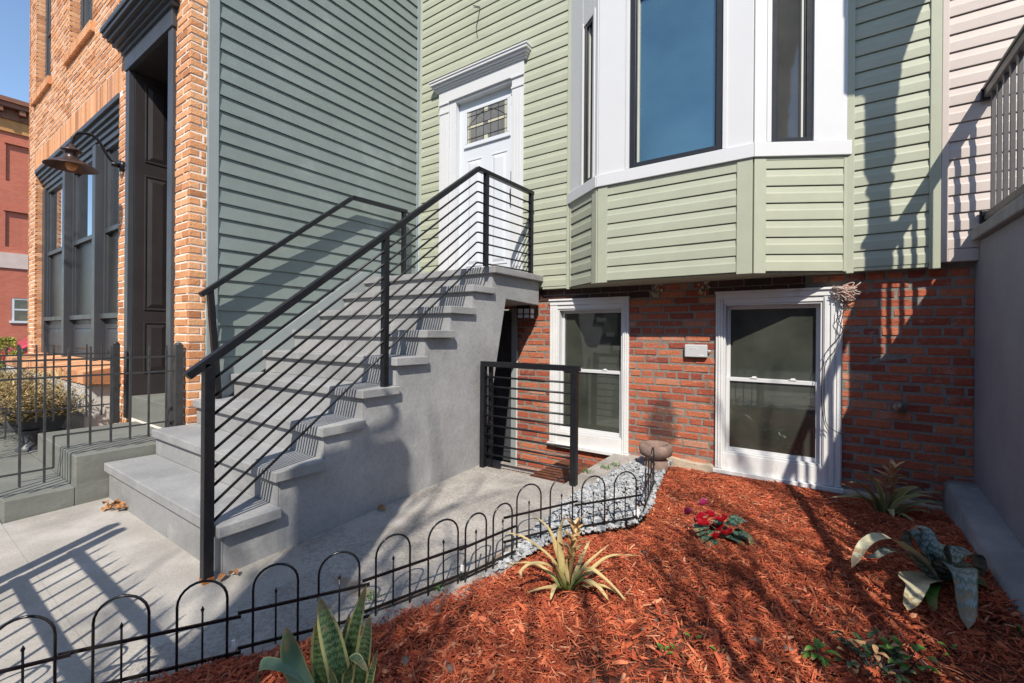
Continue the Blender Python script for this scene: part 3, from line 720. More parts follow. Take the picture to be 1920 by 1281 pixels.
for zz in (-.06, -.012): m.box(q.x - .086, q.x + .086, 3.999, 4.0005, q.z + zz, q.z + zz + .010); m.box(q.x + .0741, q.x + .0865, 4.0125, 4.0995, q.z + zz, q.z + zz + .010)
link('lantern_frame', m, BLACK, ln)
m = MB(); m.box(q.x - .074, q.x + .074, 4.006, 4.10, q.z - .058, q.z + .05); link('frosted_pane', m, PLASTIC_L, ln)

# ================================================================== STOOP
stoop = root('stoop', 'grey painted concrete stoop of eight steps rising to the white door', 'stoop', (-3.35, 1.0, 0))
XW0, XW1 = XS + .022, -2.46
zt = lambda n: .256 + .1968 * (n - 1)
yt = lambda n: .99 + .2775 * (n - 1)
poly = [(yt(1) + .035, -.3), (3.02, -.3), (3.46, 1.545), (4.062, 1.52), (4.062, zt(9) - .062), (yt(9) + .035, zt(9) - .062)]
for n in range(8, 0, -1):
    poly += [(yt(n + 1) + .035, zt(n) - .058), (yt(n) + .035, zt(n) - .058)]
m = MB(); m.prism(poly, 'x', XW0, XW1)
sb = link('stair_body', m, STUCCO, stoop, .006)
for n in range(1, 9):
    m = MB(); e = .02
    m.box(XW0 + .002, -2.42 + random.uniform(-.012, .012), yt(n) + random.uniform(-.004, .004), yt(n + 1) + .034, zt(n) - .058, zt(n), .002)
    link('tread', m, STEP, stoop, .005, 2)
    r = MB(); r.box(XW0 + .002, XW1 - .0, yt(n) + .031, yt(n) + .0349, -.1 if n == 1 else zt(n - 1) + .0005, zt(n) - .0585); link('riser', r, STEP, stoop)
m = MB(); m.box(XW0 + .002, XW1, yt(9) + .031, yt(9) + .0349, zt(8) + .0005, zt(9) - .0625); link('riser', m, STEP, stoop)
m = MB(); m.box(XW0 + .002, -2.405, yt(9), 4.058, zt(9) - .062, zt(9), .002); link('landing_slab', m, STEP, stoop, .005, 2)
tag(link('metal_rod', MB().box(-3.70, -2.56, 3.92, 3.945, zt(9) + .002, zt(9) + .022), BLACK, None, .006), 'thin black rod lying along the foot of the white door', 'rod')

# handrails
def rail_things():
    t = root('stair_railing', 'black steel railing with slanted bars along the open side of the stoop', 'railing', (-2.47, .96, 0))
    X = -2.470
    P0, P1, P2 = Vector((X, .868, 1.005)), Vector((X, 3.03, 2.655)), Vector((X, 3.935, 2.675))
    sl = (P1.z - P0.z) / (P1.y - P0.y); zr = lambda y: P0.z + sl * (y - P0.y) if y < P1.y else P1.z + (P2.z - P1.z) * (y - P1.y) / (P2.y - P1.y)
    m = MB(); m.bar(P0, P1 + Vector((0, .012, .006)), .046, .038); m.bar(P1, P2, .046, .036); link('top_rail', m, BLACK, t, .003)
    for y, z0, w in ((.958, -.03, .046), (2.035, zt(4) - .004, .042), (3.155, zt(9) - .01, .040), (3.908, zt(9) - .01, .040)):
        m = MB(); m.box(X - w / 2, X + w / 2, y - w / 2, y + w / 2, z0, zr(y) - .012); po = link('post', m, BLACK, t, .003)
        if y < 1: r = MB(); r.box(X - w / 2 - .001, X + w / 2 + .001, y - w / 2 - .001, y + w / 2 + .001, -.03, .014); link('rust_foot', r, RUST, po)
    for k in range(9):
        o = .108 + .0885 * k; m = MB()
        pts = [Vector((X, .985, zr(.985) - o)), Vector((X, 3.02, zr(3.02) - o)), Vector((X, 3.045, zr(3.045) - o)), Vector((X, 3.89, zr(3.89) - o))]
        m.tube(pts, .0078, 8); link('bar', m, BLACK, t)
    t2 = root('handrail', 'plain black handrail on two posts close to the slate green wall', 'handrail', (-4.18, 1.6, 0))
    X = -4.183
    P0, P1, P2 = Vector((X, 1.56, 1.515)), Vector((X, 2.996, 2.68)), Vector((X, 3.76, 2.70))
    m = MB(); m.bar(P0, P1 + Vector((0, .01, .005)), .055, .040); m.bar(P1, P2, .055, .040); link('top_rail', m, BLACK, t2, .003)
    m = MB(); m.bar((X, 1.70, zt(3) - .01), (X, 1.63, 1.56), .045); link('post', m, BLACK, t2, .003)
    m = MB(); m.box(X - .022, X + .022, 3.70, 3.745, zt(9) - .005, 2.69); link('post', m, BLACK, t2, .003)
    t3 = root('area_gate', 'low black gate of horizontal bars beside the stoop at the sunken basement entry', 'gate', (-2.0, 3.06, .08))
    A_, B_ = Vector((-2.405, 3.055, 0)), Vector((-1.548, 3.09, 0))
    for p, w in ((A_, .045), (A_ + Vector((.05, .04, 0)), .03), (B_, .048)):
        m = MB(); m.box(p.x - w / 2, p.x + w / 2, p.y - w / 2, p.y + w / 2, -.02 + gz(0, 3.08) - .03, .945 if w < .047 else .955); link('post', m, BLACK, t3, .002)
    m = MB(); m.bar(A_ + Vector((-.022, 0, .955)), B_ + Vector((.045, .001, .955)), .045, .045); link('top_rail', m, BLACK, t3, .003)
    for k in range(9):
        z = .845 - .083 * k; m = MB(); m.tube([A_ + Vector((0, -.004, z)), B_ + Vector((0, -.004, z))], .0085, 8); link('bar', m, BLACK, t3)
rail_things()

# ================================================================== BRICK HOUSE WITH SLATE GREEN SIDE
bh = root('brick_house', 'orange tan brick house with slate green side wall and dark shopfront', 'house', (-7.5, 2.5, 0))
side = siding(sidewall, 1.73, YF - .02, .20 + .0, 7.2, .1335, CLAP); link('side_siding', side, SLATE, bh)
m = MB(); m.fbox(sidewall, 1.64, YF - .002, -.06, -.004, -.3, 7.3); link('side_wall', m, SLATE, bh)
m = MB(); m.fbox(sidewall, 1.645, 1.728, -.02, .026, .25, 7.2); link('corner_board', m, SLATE_TRIM, bh, .004)
m = MB(); m.fbox(sidewall, YF - .06, YF - .024, 0, .022, zt(9), 7.2); link('corner_board', m, SLATE_TRIM, bh, .003)
m = MB(); off = .17                                              # skirt board following the stairs
sk = [(1.73, zt(3) - .1)] + [(yt(2.2), zt(2.2)), (yt(9) + .02, zt(9) - .02), (YF - .07, zt(9) - .02), (YF - .07, zt(9) + .07), (yt(9) - .03, zt(9) + .07), (1.73, zt(3.67) + .05 - .0)]
sk = [(1.73, .60), (3.10, 1.55), (YF - .07, 1.80), (YF - .07, zt(9) + .075), (yt(9) - .02, zt(9) + .075), (1.73, .835)]
m.prism(sk, 'x', XS + .0215, XS + .040); link('skirt_board', m, SLATE_TRIM, bh, .003)
# front openings
XL = -10.72
WIN = (-10.25, -6.13, .83, 3.74); DR = (-5.78, -4.62, .34, 3.84)
U1 = (-10.28, -9.26, 4.90, 6.9); U2 = (-8.22, -7.13, 4.86, 6.9)
H = [WIN, DR, U1, U2]
SOLD = (-10.32, -6.02, 3.742, 4.0325)
tb = bricks(tanfront, XL, XS, .05, 7.6, .212, .0675, .0135, H + [SOLD], 0, proud=.001, jit=.002)
ret = lambda s, d, z: (XS + d, s, z)
bricks(ret, YN - .002, 1.638, .05, 7.6, .212, .0675, .0135, [], 0, mb=tb, proud=.004, jit=.002)
left_ret = lambda s, d, z: (XL - d, s, z)
bricks(left_ret, YN - .004, 3.0, .05, 7.6, .212, .0675, .011, [], 0, mb=tb)
sx = SOLD[0]
while sx < SOLD[1] - .03:                                       # soldier course over the shopfront
    for z0, z1 in ((3.745, 4.02),):
        pr = -.002 + random.uniform(-.0008, .0008)
        tb.fbox(tanfront, sx, sx + .054, -.03, pr, z0 + random.uniform(-.003, .003), z1)
    sx += .0655
for (u0, u1, zb, _) in (U1, U2):                                # window sills of headers, reveals
    k = u0 - .09
    while k < u1 + .07:
        tb.fbox(tanfront, k, k + .060, -.13, .045, zb - .125, zb - .012); k += .071
    for zz in range(30):
        z = zb + zz * .0675
        tb.box(u0 - .001, u0 + .004, YN + .006, YN + .105, z, z + .056); tb.box(u1 - .004, u1 + .001, YN + .006, YN + .105, z, z + .056)
for zz in range(44):
    z = .83 + zz * .0675
    if z < 3.66: tb.box(WIN[0] - .001, WIN[0] + .004, YN + .006, YN + .11, z, z + .056)
link('brick_front', tb, TAN_BRICK, bh)
mo = backing(tanfront, XL + .004, XS - .004, -.3, 7.7, -.004, H)
mo.fbox(ret, YN + .006, 1.66, -.06, -.002, -.3, 7.7); mo.fbox(left_ret, YN + .006, 4.0, -.06, -.002, -.3, 7.7)
for (u0, u1, zb, zt_) in (U1, U2, WIN): 
    mo.box(u0 - .02, u0 - .0005, YN + .05, YN + .13, zb - .1, zt_); mo.box(u1 + .0005, u1 + .02, YN + .05, YN + .13, zb - .1, zt_)
link('mortar_bed', mo, MORTAR_T, bh)
# brick ledge below the shopfront
m = MB(); k = WIN[0] - .15
while k < WIN[1] + .08:
    m.add([(k, YN + .10, .86), (k + .060, YN + .10, .86), (k + .060, YN - .28, .80), (k, YN - .28, .80), (k, YN - .28, .68), (k + .06, YN - .28, .68), (k, YN + .02, .66), (k + .06, YN + .02, .66)], [(0, 3, 2, 1), (3, 4, 5, 2), (0, 6, 4, 3), (1, 2, 5, 7), (4, 6, 7, 5)]); k += .070
link('brick_ledge', m, TAN_BRICK, bh)
m = MB(); m.box(WIN[0] - .2, WIN[1] + .06, YN - .265, YN - .008, -.3, .66); link('ledge_base', m, M('pale_concrete', (.56, .54, .51), .9, .1, 3, .4, 40, stain=((.42, .40, .37), 4, .6)), bh)
# shopfront
def shopfront():
    fr = lambda s, d, z: (s, YN + .13 - d, z)
    m = MB(); a, b, z0, z1 = WIN
    mull = [a + .16, a + 1.62, a + 3.06, b + .02]
    for k, (d, p, q) in enumerate(((.14, z1 - .06, z1 - .002), (.11, z1 - .12, z1 - .0605), (.085, z1 - .17, z1 - .1205), (.06, z1 - .23, z1 - .1705), (.04, z1 - .30, z1 - .2305))):
        m.fbox(fr, a + .003, b - .003, -.05, d, p, q)
    for x in (a + .003, mull[1] - .06, mull[2] - .06): m.fbox(fr, x, x + (.16 if x < a + .1 else .12), -.05, .10 if x > a + .1 else .05, z0 + .01, z1 - .3005)
    m.fbox(fr, b - .045, b - .003, -.05, .05, z0 + .01, z1 - .3005)
    so = link('shopfront', m, CHAR, bh, .005); so['label'] = 'dark painted shopfront of three tall window bays'
    for i in range(3):
        x0 = [a + .164, mull[1] + .061, mull[2] + .061][i]; x1 = [mull[1] - .061, mull[2] - .061, b - .046][i]
        f = MB()
        f.fbox(fr, x0, x1, -.04, .05, 1.36, 1.42)                                    # sill
        for q0, q1 in ((x0, x0 + .05), (x1 - .05, x1)): f.fbox(fr, q0, q1, -.04, .02, 1.4205, z1 - .301)
        f.fbox(fr, x0 + .0505, x1 - .0505, -.04, .018, 2.385, 2.44); f.fbox(fr, x0 + .0505, x1 - .0505, -.04, .018, z1 - .36, z1 - .3015)
        f.fbox(fr, x0 + .0505, x0 + .085, -.06, .0, 1.421, 2.3845); f.fbox(fr, x0 + .0505, x0 + .10, -.06, .0, 2.4405, z1 - .3605); f.fbox(fr, x1 - .07, x1 - .0505, -.06, .0, 1.421, z1 - .361)
        f.fbox(fr, x0, x1, -.04, -.005, z0 + .012, 1.3595); raised(f, fr, x0 + .10, x1 - .08, .93, 1.26, -.005)
        wo = link('window', f, CHAR, so, .003)
        g = MB(); g.fbox(fr, x0 + .09, x1 - .06, -.03, -.02, 2.44, z1 - .36); link('pane', g, GLASS_SHOP, so)
        g = MB(); g.fbox(fr, x0 + .08, x1 - .06, -.034, -.024, 1.42, 2.385); link('screen', g, SCREEN, so)
shopfront()
for (a, b, z0, z1), lab in ((U1, 'far upper window'), (U2, 'near upper window')):
    fr = lambda s, d, z: (s, YN + .14 - d, z)
    m = MB(); m.fbox(fr, a + .004, a + .07, -.04, .03, z0, z1 + .2); m.fbox(fr, b - .07, b - .004, -.04, .03, z0, z1 + .2); m.fbox(fr, a + .0705, b - .0705, -.04, .028, z0, z0 + .07); m.fbox(fr, a + .0705, b - .0705, -.04, .02, 5.9, 5.96)
    m.fbox(fr, a + .0705, a + .11, -.05, .01, z0 + .0705, 7); m.fbox(fr, b - .11, b - .0705, -.05, .01, z0 + .0705, 7)
    w = link('upper_window', m, CHAR, bh, .004)
    m = MB(); m.fbox(fr, a + .1, b - .1, -.03, -.02, z0 + .06, z1 + .2); link('pane', m, GLASS_SHOP, w)
# entrance
m = MB(); a, b, z0, z1 = DR; fr = tanfront
m.fbox(fr, a - .04, a + .055, -.02, .028, z0, z1 - .0); m.fbox(fr, b - .085, b + .02, -.12, .028, z0, z1)
m.fbox(fr, a - .035, b + .035, -.12, .040, z1 + .0005, z1 + .16)
en = link('entrance', m, CHAR, bh, .004); en['label'] = 'dark recessed entrance with panelled reveal and moulded hood'
m = MB()
for k, (d, p, q) in enumerate(((.06, .1605, .20), (.085, .2005, .23), (.12, .2305, .27), (.155, .2705, .31), (.185, .3105, .35), (.20, .3505, .40))):
    m.fbox(fr, a - .03 - d * .7, b + .03 + d * .7, -.01, d, z1 + p, z1 + q)
link('hood', m, CHAR, en, .004)
m = MB(); rv = lambda s, d, z: (a + d, s, z)                      # left reveal, facing +X
m.fbox(rv, YN + .0205, YN + .80, -.01, .054, z0 - .1, z1 - .001)
for p, q in ((2.95, 3.76), (1.43, 2.82), (.78, 1.31)):
    raised(m, rv, YN + .105, YN + .32, p, q, .054); raised(m, rv, YN + .42, YN + .66, p, q, .054)
link('panelled_reveal', m, BROWNBLK, en, .004)
m = MB(); m.box(a - .02, b, YN + .001, YN + .9, z1 - .0005, z1 + .05); m.box(b - .06, b - .03, YN + .12, YN + .8, z0 - .1, z1); link('reveal_lining', m, BROWNBLK, en)
m = MB(); m.box(a + .02, b - .02, YN + .74, YN + .79, z0, z1 + .02); raised(m, lambda s, d, z: (s, YN + .74 - d, z), a + .2, b - .2, .8, 3.4, 0); link('door', m, BROWNBLK, en)
m = MB(); m.box(a + .06, b - .09, YN + .012, YN + .73, -.2, .56); link('threshold_step', m, BLUESTONE, en, .006)
# gooseneck lamp
lamp = root('gooseneck_lamp', 'brown metal barn lamp on a curved black arm over the shopfront', 'lamp', (-5.95, YN, 2.9))
XLMP = -5.97
onx = lambda x, y: (lambda p: Vector((XLMP, p.y * XLMP / p.x, HC + (p.z - HC) * XLMP / p.x)))(at(x, y, 1))
pts = [onx(x, y) for x, y in ((233, 313), (222, 310), (208, 301), (196, 283), (186, 265), (173, 254), (158, 250), (145, 250), (137, 258), (134, 276))]
pts[0].y = YN - .02
m = MB(); cr = MB().strap(pts, .001); m.tube([Vector(cr.v[i * 5 + 2]) for i in range(19)], .013, 8); link('arm', m, BLACK, lamp)
m = MB(); m.tube([pts[0] + Vector((0, .03, 0)), pts[0] + Vector((0, -.015, 0))], .055, 16); m.tube([pts[0], pts[0] + Vector((0, -.08, 0))], .024, 10); link('wall_plate', m, BLACK, lamp)
q = pts[-1]
m = MB(); m.lathe([(.0, .03), (.018, .03), (.022, .005), (.05, -.015), (.078, -.030), (.082, -.042), (.055, -.052), (.050, -.062), (.050, -.105), (.058, -.112), (.09, -.128), (.15, -.160), (.195, -.192), (.198, -.198), (.190, -.194), (.14, -.165), (.05, -.13), (0, -.12)], q, 28); link('shade', m, BRONZE, lamp)
m = MB(); m.blob(q + Vector((0, 0, -.175)), .045, 1, 1, 1.2, 12, 8, 0); link('bulb', m, BULB, lamp)
# bluestone steps in front of the entrance
bs = root('entry_steps', 'two wide bluestone steps to the dark entrance of the brick house', 'steps', (-5.0, .9, 0))
m = MB(); m.box(-5.52, -4.305, .845, YN - .006, -.3, .331); link('landing', m, BLUESTONE, bs, .006)
m = MB(); m.box(-8.2, -4.306, .508, .844, -.32, .116); link('step', m, BLUESTONE, bs, .006)
m = MB(); m.box(-4.304, -4.2985, .849, 1.05, -.2, .128); link('joint_block', m, BLUESTONE, bs)
m = MB(); m.box(-8.2, -5.523, .846, YN - .25, -.32, .12); link('lower_slab', m, BLUESTONE, bs, .006)
# iron fences flanking them
def picket_fence(name, label, X, ypost, ys, ztop, rails, zb, dropY=None, group='iron picket fences', thick=.0125):
    t = root(name, label, 'fence', (X, ypost, zb[0]), group)
    m = MB(); m.box(X - .028, X + .028, ypost - .028, ypost + .028, zb[0] - .02, ztop - .0); m.lathe([(.027, 0), (.024, .012), (.012, .018), (0, .02)], (X, ypost, ztop), 12); link('post', m, IRON, t, .004)
    yend = ys[-1] - .25
    for z in rails[:2]: link('rail', MB().bar((X, ypost, z), (X, yend, z), .010, .013), IRON, t)
    pth = [(X, ypost, rails[2]), (X, dropY, rails[2]), (X, dropY, rails[3]), (X, yend, rails[3])]
    m = MB()
    for p, q in zip(pth, pth[1:]): m.bar(p, q, .011, .013, up=Vector((1, 0, 0)))
    link('rail', m, IRON, t)
    for y in ys:
        low = rails[2] - .10 if y > dropY else rails[3] - .09
        m = MB(); m.bar((X, y, low), (X, y, ztop - .045), thick, thick); b = thick / 2
        m.add([(X - b, y - b, ztop - .045), (X + b, y - b, ztop - .045), (X + b, y + b, ztop - .045), (X - b, y + b, ztop - .045), (X, y - b, ztop - .005), (X, y + b, ztop - .005)], [(0, 1, 4), (1, 2, 5, 4), (2, 3, 5), (3, 0, 4, 5)])
        link('picket', m, IRON, t)
picket_fence('iron_fence', 'dark iron picket fence beside the foot of the stoop, nearest to it', -4.36, 1.47, [1.389, 1.275, 1.16, 1.047, .932, .817, .70, .585, .47, .355, .24], 1.107, (1.012, .892, .485, .267), (.331, 0), .744)
picket_fence('iron_fence', 'second dark iron picket fence, in front of the brown juniper planter', -5.70, 1.40, [1.30, 1.19, 1.078, .970, .862, .752, .645, .54, .43, .32], 1.092, (.998, .885, .502, .30), (.331, 0), .682, thick=.011)

# ================================================================== PINK HOUSE AND ITS STOOP (right)
ph = root('pink_house', 'pinkish beige vinyl sided house at the right edge', 'house', (2.5, 4.3, 0))
link('siding', siding(facade, .685, 5.5, 1.80, 7.2, .1180, DUTCH), PINK, ph)
m = backing(facade, .661, 5.6, 1.72, 7.3, -.006, []); link('wall', m, PINK, ph)
m = MB(); m.fbox(facade, .6555, .69, -.01, .025, 1.715, 7.2); link('corner_trim', m, PINK, ph, .004)
m = MB(); m.fbox(facade, .6905, .84, -.02, .016, 1.715, 1.797); link('base_trim', m, PINK, ph, .004)
ns = root('side_stoop', 'dark grey stucco stoop of the pink house with a low curb along the bed', 'stoop', (1.6, 3.0, 0))
poly = [(1.0, -.3), (4.145, -.3), (4.145, 1.715), (4.052, 1.715), (4.052, 1.838), (3.16, 1.838), (1.0, .44)]
m = MB(); m.prism(poly, 'x', .835, .98); m.prism([(.99 + .01, -.28), (4.14, -.28), (4.14, 1.71), (4.05, 1.71), (4.05, 1.83), (3.21, 1.83)] + [p for n in range(8, 0, -1) for p in ((yt(n + 1), zt(n)), (yt(n), zt(n)))][:-1] + [(1.0, .256)], 'x', .981, 2.7); link('stair_body', m, NSTUCCO, ns, .006)
m = MB(); m.box(.797, 2.72, 3.15, 4.05, 1.839, 1.908); m.bar((.895, 3.16, 1.90), (.895, .98, .50), .19, .07); link('landing_slab', m, CURB, ns, .008)
m = MB(); m.prism([(.60, 1.2), (.834, 1.2), (.834, 4.108), (.69, 4.108), (.62, 2.6)], 'z', -.3, 0)
cv = [(x, y) for x, y in ((.655, 1.2), (.834, 1.2), (.834, 4.108), (.688, 4.108))]
m = MB()
NY = 24
for j in range(NY + 1):
    y = 1.2 + (4.108 - 1.2) * j / NY; zt_ = .075 + .19 * min(1, max(0, (y - 2.4) / 1.7)) ; x0 = .655 + .035 * (y - 1.2) / 2.9 + .006 * noise.noise(Vector((0, y * 5, 0)))
    m.add([(x0 - .015, y, -.3), (x0, y, zt_ - .02), (x0 + .018, y, zt_), (.834, y, zt_ + .012)], [])
    if j: b = len(m.v) - 8; m.f += [(b + i, b + i + 1, b + 5 + i, b + 4 + i) for i in range(3)]; m.smooth += [True] * 3
b = len(m.v) - 4; m.f.append((b, b + 1, b + 2, b + 3)); m.smooth.append(False)
link('curb', m, CURB, ns)
nr = root('baluster_railing', 'dark grey railing with thin upright balusters on the pink house stoop', 'railing', (.87, 3.2, 1.9))
GREYR = M('bronze_grey_rail_paint', (.085, .08, .085), .4, .1, 15, spec=.45)
X = .872
m = MB(); m.bar((X, 4.055, 2.765), (X, 3.20, 2.765), .05, .052); m.bar((X, 4.055, 2.802), (X, 3.20, 2.802), .066, .02); m.bar((X, 3.22, 2.765), (X, 1.05, 1.29), .05, .052); link('top_rail', m, GREYR, nr, .004)
m = MB(); m.bar((X, 4.055, 1.985), (X, 3.22, 1.985), .042, .045); m.bar((X, 3.22, 1.985), (X, 1.05, .51), .042, .045); link('bottom_rail', m, GREYR, nr, .004)
for z in (2.765, 1.985): m = MB(); m.box(X - .04, X + .04, 4.03, 4.058, z - .04, z + .04); link('wall_bracket', m, BLACK, nr, .006)
y = 3.955
while y > 1.15:
    dz = 0 if y > 3.22 else (3.22 - y) * .68
    m = MB(); m.bar((X, y, 1.99 - dz), (X, y, 2.755 - dz), .019, .019); link('baluster', m, GREYR, nr); y -= .113
m = MB(); m.box(X - .05, X + .05, 3.15, 3.25, 1.9, 2.95); m.box(X - .065, X + .065, 3.135, 3.265, 2.95, 2.99); link('newel_post', m, GREYR, nr, .004)
m = MB(); m.box(X - .045, X + .045, 1.0, 1.09, -.1, 1.40); link('newel_post', m, GREYR, nr, .004)
# portico post of the same stoop (just outside the frame): casts the shadow on the siding
pp = root('porch_post', 'turned porch post with arched brackets on the pink house stoop', 'post', (.94, 3.08, 1.9))
q = (.945, 3.085); m = MB()
m.lathe([(.075, 1.0), (.075, 1.18), (.05, 1.22), (.045, 1.3), (.058, 1.5), (.06, 2.0), (.05, 2.35), (.07, 2.40), (.05, 2.45), (.075, 2.55), (.075, 3.6)], (q[0], q[1], 1.06), 16); link('shaft', m, WHITE, pp)
m = MB()
arch = [(0, 3.72), (.09, 3.80), (.13, 4.0), (.26, 4.12), (.42, 4.20), (.66, 4.34), (.66, 4.9), (0, 4.9)]
m.prism([(q[1] - u * .45, z + .15) for u, z in arch], 'x', .905, .985); m.prism([(q[1] + u, z + .15) for u, z in arch], 'x', .905, .985)
m.box(.90, 2.3, 2.78, 4.05, 5.05, 5.25); link('bracket', m, WHITE, pp)

# ================================================================== HOOP EDGING ROUND THE BED
def along(s):
    """point and tangent at distance s along the bed edge, from the front"""
    pts = [Vector((a, b, 0)) for a, b in EDGE]; acc = 0
    for p, q in zip(pts, pts[1:]):
        l = (q - p).length
        if acc + l >= s: return p + (q - p) * ((s - acc) / l)
        acc += l
    return pts[-1]
def edging(name, label, A, B, n=2, tagpos=None, over=.035, lift=0):
    A = Vector(A); B = Vector(B); d = (B - A); L = d.length; d.normalize()
    t = root(name, label, 'edging fence', (A.x, A.y, 0), 'sections of hoop edging round the mulch bed')
    z = lambda p: gz(p.x, p.y) + .005 + lift
    gap = L / n; w = min(.155, gap * .74)
    zr = lambda q, h: Vector((q.x, q.y, z(q) + h))
    for h in (.165, .032):
        link('rail', MB().bar(zr(A - d * over, h), zr(B + d * .004, h), .007, .011), HOOPBLK, t)
    for k in range(n):
        c = A + d * (gap * (k + .5)); pts = []
        pts.append(zr(c - d * (w / 2), -.05)); r = w / 2
        pts.append(zr(c - d * r, .17))
        for i in range(13):
            a = math.pi * i / 12; pts.append(zr(c - d * (r * math.cos(a)), .245 + r * math.sin(a)))
        pts.append(zr(c + d * r, .17)); pts.append(zr(c + d * r, -.05))
        link('hoop', MB().tube(pts, .0046, 8), HOOPBLK, t)
        m = MB(); m.tube([zr(c, .015), zr(c, .215)], .0038, 6); m.tube([zr(c, .212), zr(c, .219), zr(c, .233)], [.0038, .0068, .0005], 6); link('spike', m, HOOPBLK, t)
    if tagpos is not None:
        q = A + d * (L * tagpos[0]); m = MB(); m.bar(zr(q, tagpos[1]), zr(q, tagpos[1] + .026), .0105, .0105); link('tag', m, TAGW, t)
        if tagpos[2]:
            m = MB(); m.bar(zr(q - d * .03, .062), zr(q + d * .01, .062), .002, .032); link('label_tag', m, TAGW, t)
sec = [((-2.275, .0), (-2.045, .39), 'at the bottom left corner of the picture'), ((-2.046, .41), (-1.777, .80), 'in front of the concrete path, left of the snake plant'), ((-1.797, .815), (-1.545, 1.20), 'right behind the snake plant'),
       ((-1.581, 1.21), (-1.415, 1.67), 'between the snake plant and the white gravel'), ((-1.413, 1.634), (-1.330, 1.97), 'just left of the tan bromeliad'), ((-1.40, 2.04), (-1.19, 2.42), 'along the white gravel behind the tan bromeliad'), ((-1.18, 2.397), (-.915, 2.75), 'at the far end of the gravel, with a white label'), ((-.93, 2.86), (-1.025, 3.40), 'turned back towards the stone urn')]
for i, (a, b, lab) in enumerate(sec):
    edging('hoop_edging', 'black wire hoop edging section ' + lab, (*a, 0), (*b, 0), 2, {1: (.955, .055, 0), 2: (.955, .07, 0), 3: (.955, .05, 0), 6: (.96, .03, 1)}.get(i), .05 if i in (1, 5) else .012, .012 if i == 5 else 0)

# ================================================================== PLANTS
def leafs(t, spec, mat, name='leaf'):
    for pts, w, kw in spec:
        link(name, MB().strap(pts, w, **kw), mat, t)
blade = lambda t: (min(1, .62 + t * 1.3)) * (1 - max(0, (t - .5) / .5) ** 1.9) ** .75
# snake plant
q = Vector((-1.20, .86, bedz(-1.2, .86))); c0 = dist(q)
sp = root('snake_plant', 'variegated snake plant with yellow edged upright leaves in the near mulch', 'plant', q)
camdir = Vector((math.cos(TH), math.sin(TH), 0))
def sl(x0, y0, x1, y1, w, dc=0.0, mid=None, tipc=0.0, side=None, mat=SNAKE):
    a = at(x0, y0, c0 + dc); b = at(x1, y1, c0 + dc + tipc); a.z = max(a.z, q.z - .03) if False else a.z
    pts = [a] + ([at(*mid, c0 + dc + tipc * .5)] if mid else [(a + b) / 2]) + [b]
    link('leaf', MB().strap(pts, w, .35, side=side or (camdir + Vector((random.uniform(-.3, .3), random.uniform(-.3, .3), 0))), wprof=blade), mat, sp)
sl(600, 1345, 537, 1176, .070, -.05, (557, 1250), 0, mat=SNAKE_S)
sl(612, 1350, 600, 1145, .062, 0, (603, 1240))
sl(655, 1350, 598, 1118, .068, -.03, (628, 1220), .02)
sl(645, 1345, 687, 1096, .046, .04, (658, 1210), .03)
sl(665, 1350, 694, 1153, .050, .0, (682, 1235), .0)
sl(640, 1345, 655, 1150, .040, .06, (648, 1230), .03)
sl(685, 1340, 708, 1217, .022, -.02, (694, 1275), 0)
sl(625, 1345, 617, 1180, .040, .05, (622, 1250))
link('leaf', MB().strap([at(610, 1340, c0 - .02), at(560, 1270, c0 - .06), at(505, 1247, c0 - .09), at(484, 1262, c0 - .1), at(478, 1330, c0 - .1)], .055, .2, wprof=blade), SNAKE_S, sp)
link('leaf', MB().strap([at(650, 1340, c0 - .02), at(655, 1260, c0 - .04), at(665, 1235, c0 - .04), at(690, 1260, c0 - .06)], .04, .3, wprof=blade), SNAKE, sp)
link('leaf', MB().strap([at(632, 1340, c0 - .05), at(628, 1290, c0 - .06), at(618, 1250, c0 - .07)], .03, .3, wprof=blade, side=camdir), SNAKE, sp)
# bromeliads
strapw = lambda t: (.75 + .25 * math.sin(min(1, t * 1.6) * math.pi)) * (1 - t ** 4) ** .7
def bromeliad(name, label, P, leaves, stalk, bm, bract, scale=1):
    t = root(name, label, 'plant', P); c = dist(P)
    for (pp, w, dc) in leaves:
        n = len(pp)
        link('leaf', MB().strap([at(x, y, c + dc * k / (n - 1)) for k, (x, y) in enumerate(pp)], w * scale, .3, wprof=strapw), bm, t)
    pts = [at(x, y, c) for x, y in stalk]
    m = MB(); m.tube(pts, [.011 * scale, .011 * scale, .009 * scale] if len(pts) == 3 else .01 * scale, 8); link('stalk', m, bract, t)
    top = pts[-1]; ax = (pts[-1] - pts[0]); Ls = ax.length
    m = MB()
    for k in range(22):
        f = .32 + .68 * k / 21; a = k * 2.4; p = pts[0] + ax * f
        o = Vector((math.cos(a), math.sin(a), 0)); l = (.075 if f < .7 else .052) * scale * random.uniform(.8, 1.2)
        m.strap([p, p + o * l * .35 + Vector((0, 0, l * .55)), p + o * l * .85 + Vector((0, 0, l * (.75 if f < .8 else .95)))], .022 * scale, .3, wprof=blade)
    link('bract', m, bract, t)
    return t
P = Vector((-.925, 1.80, 0)); P.z = bedz(P.x, P.y)
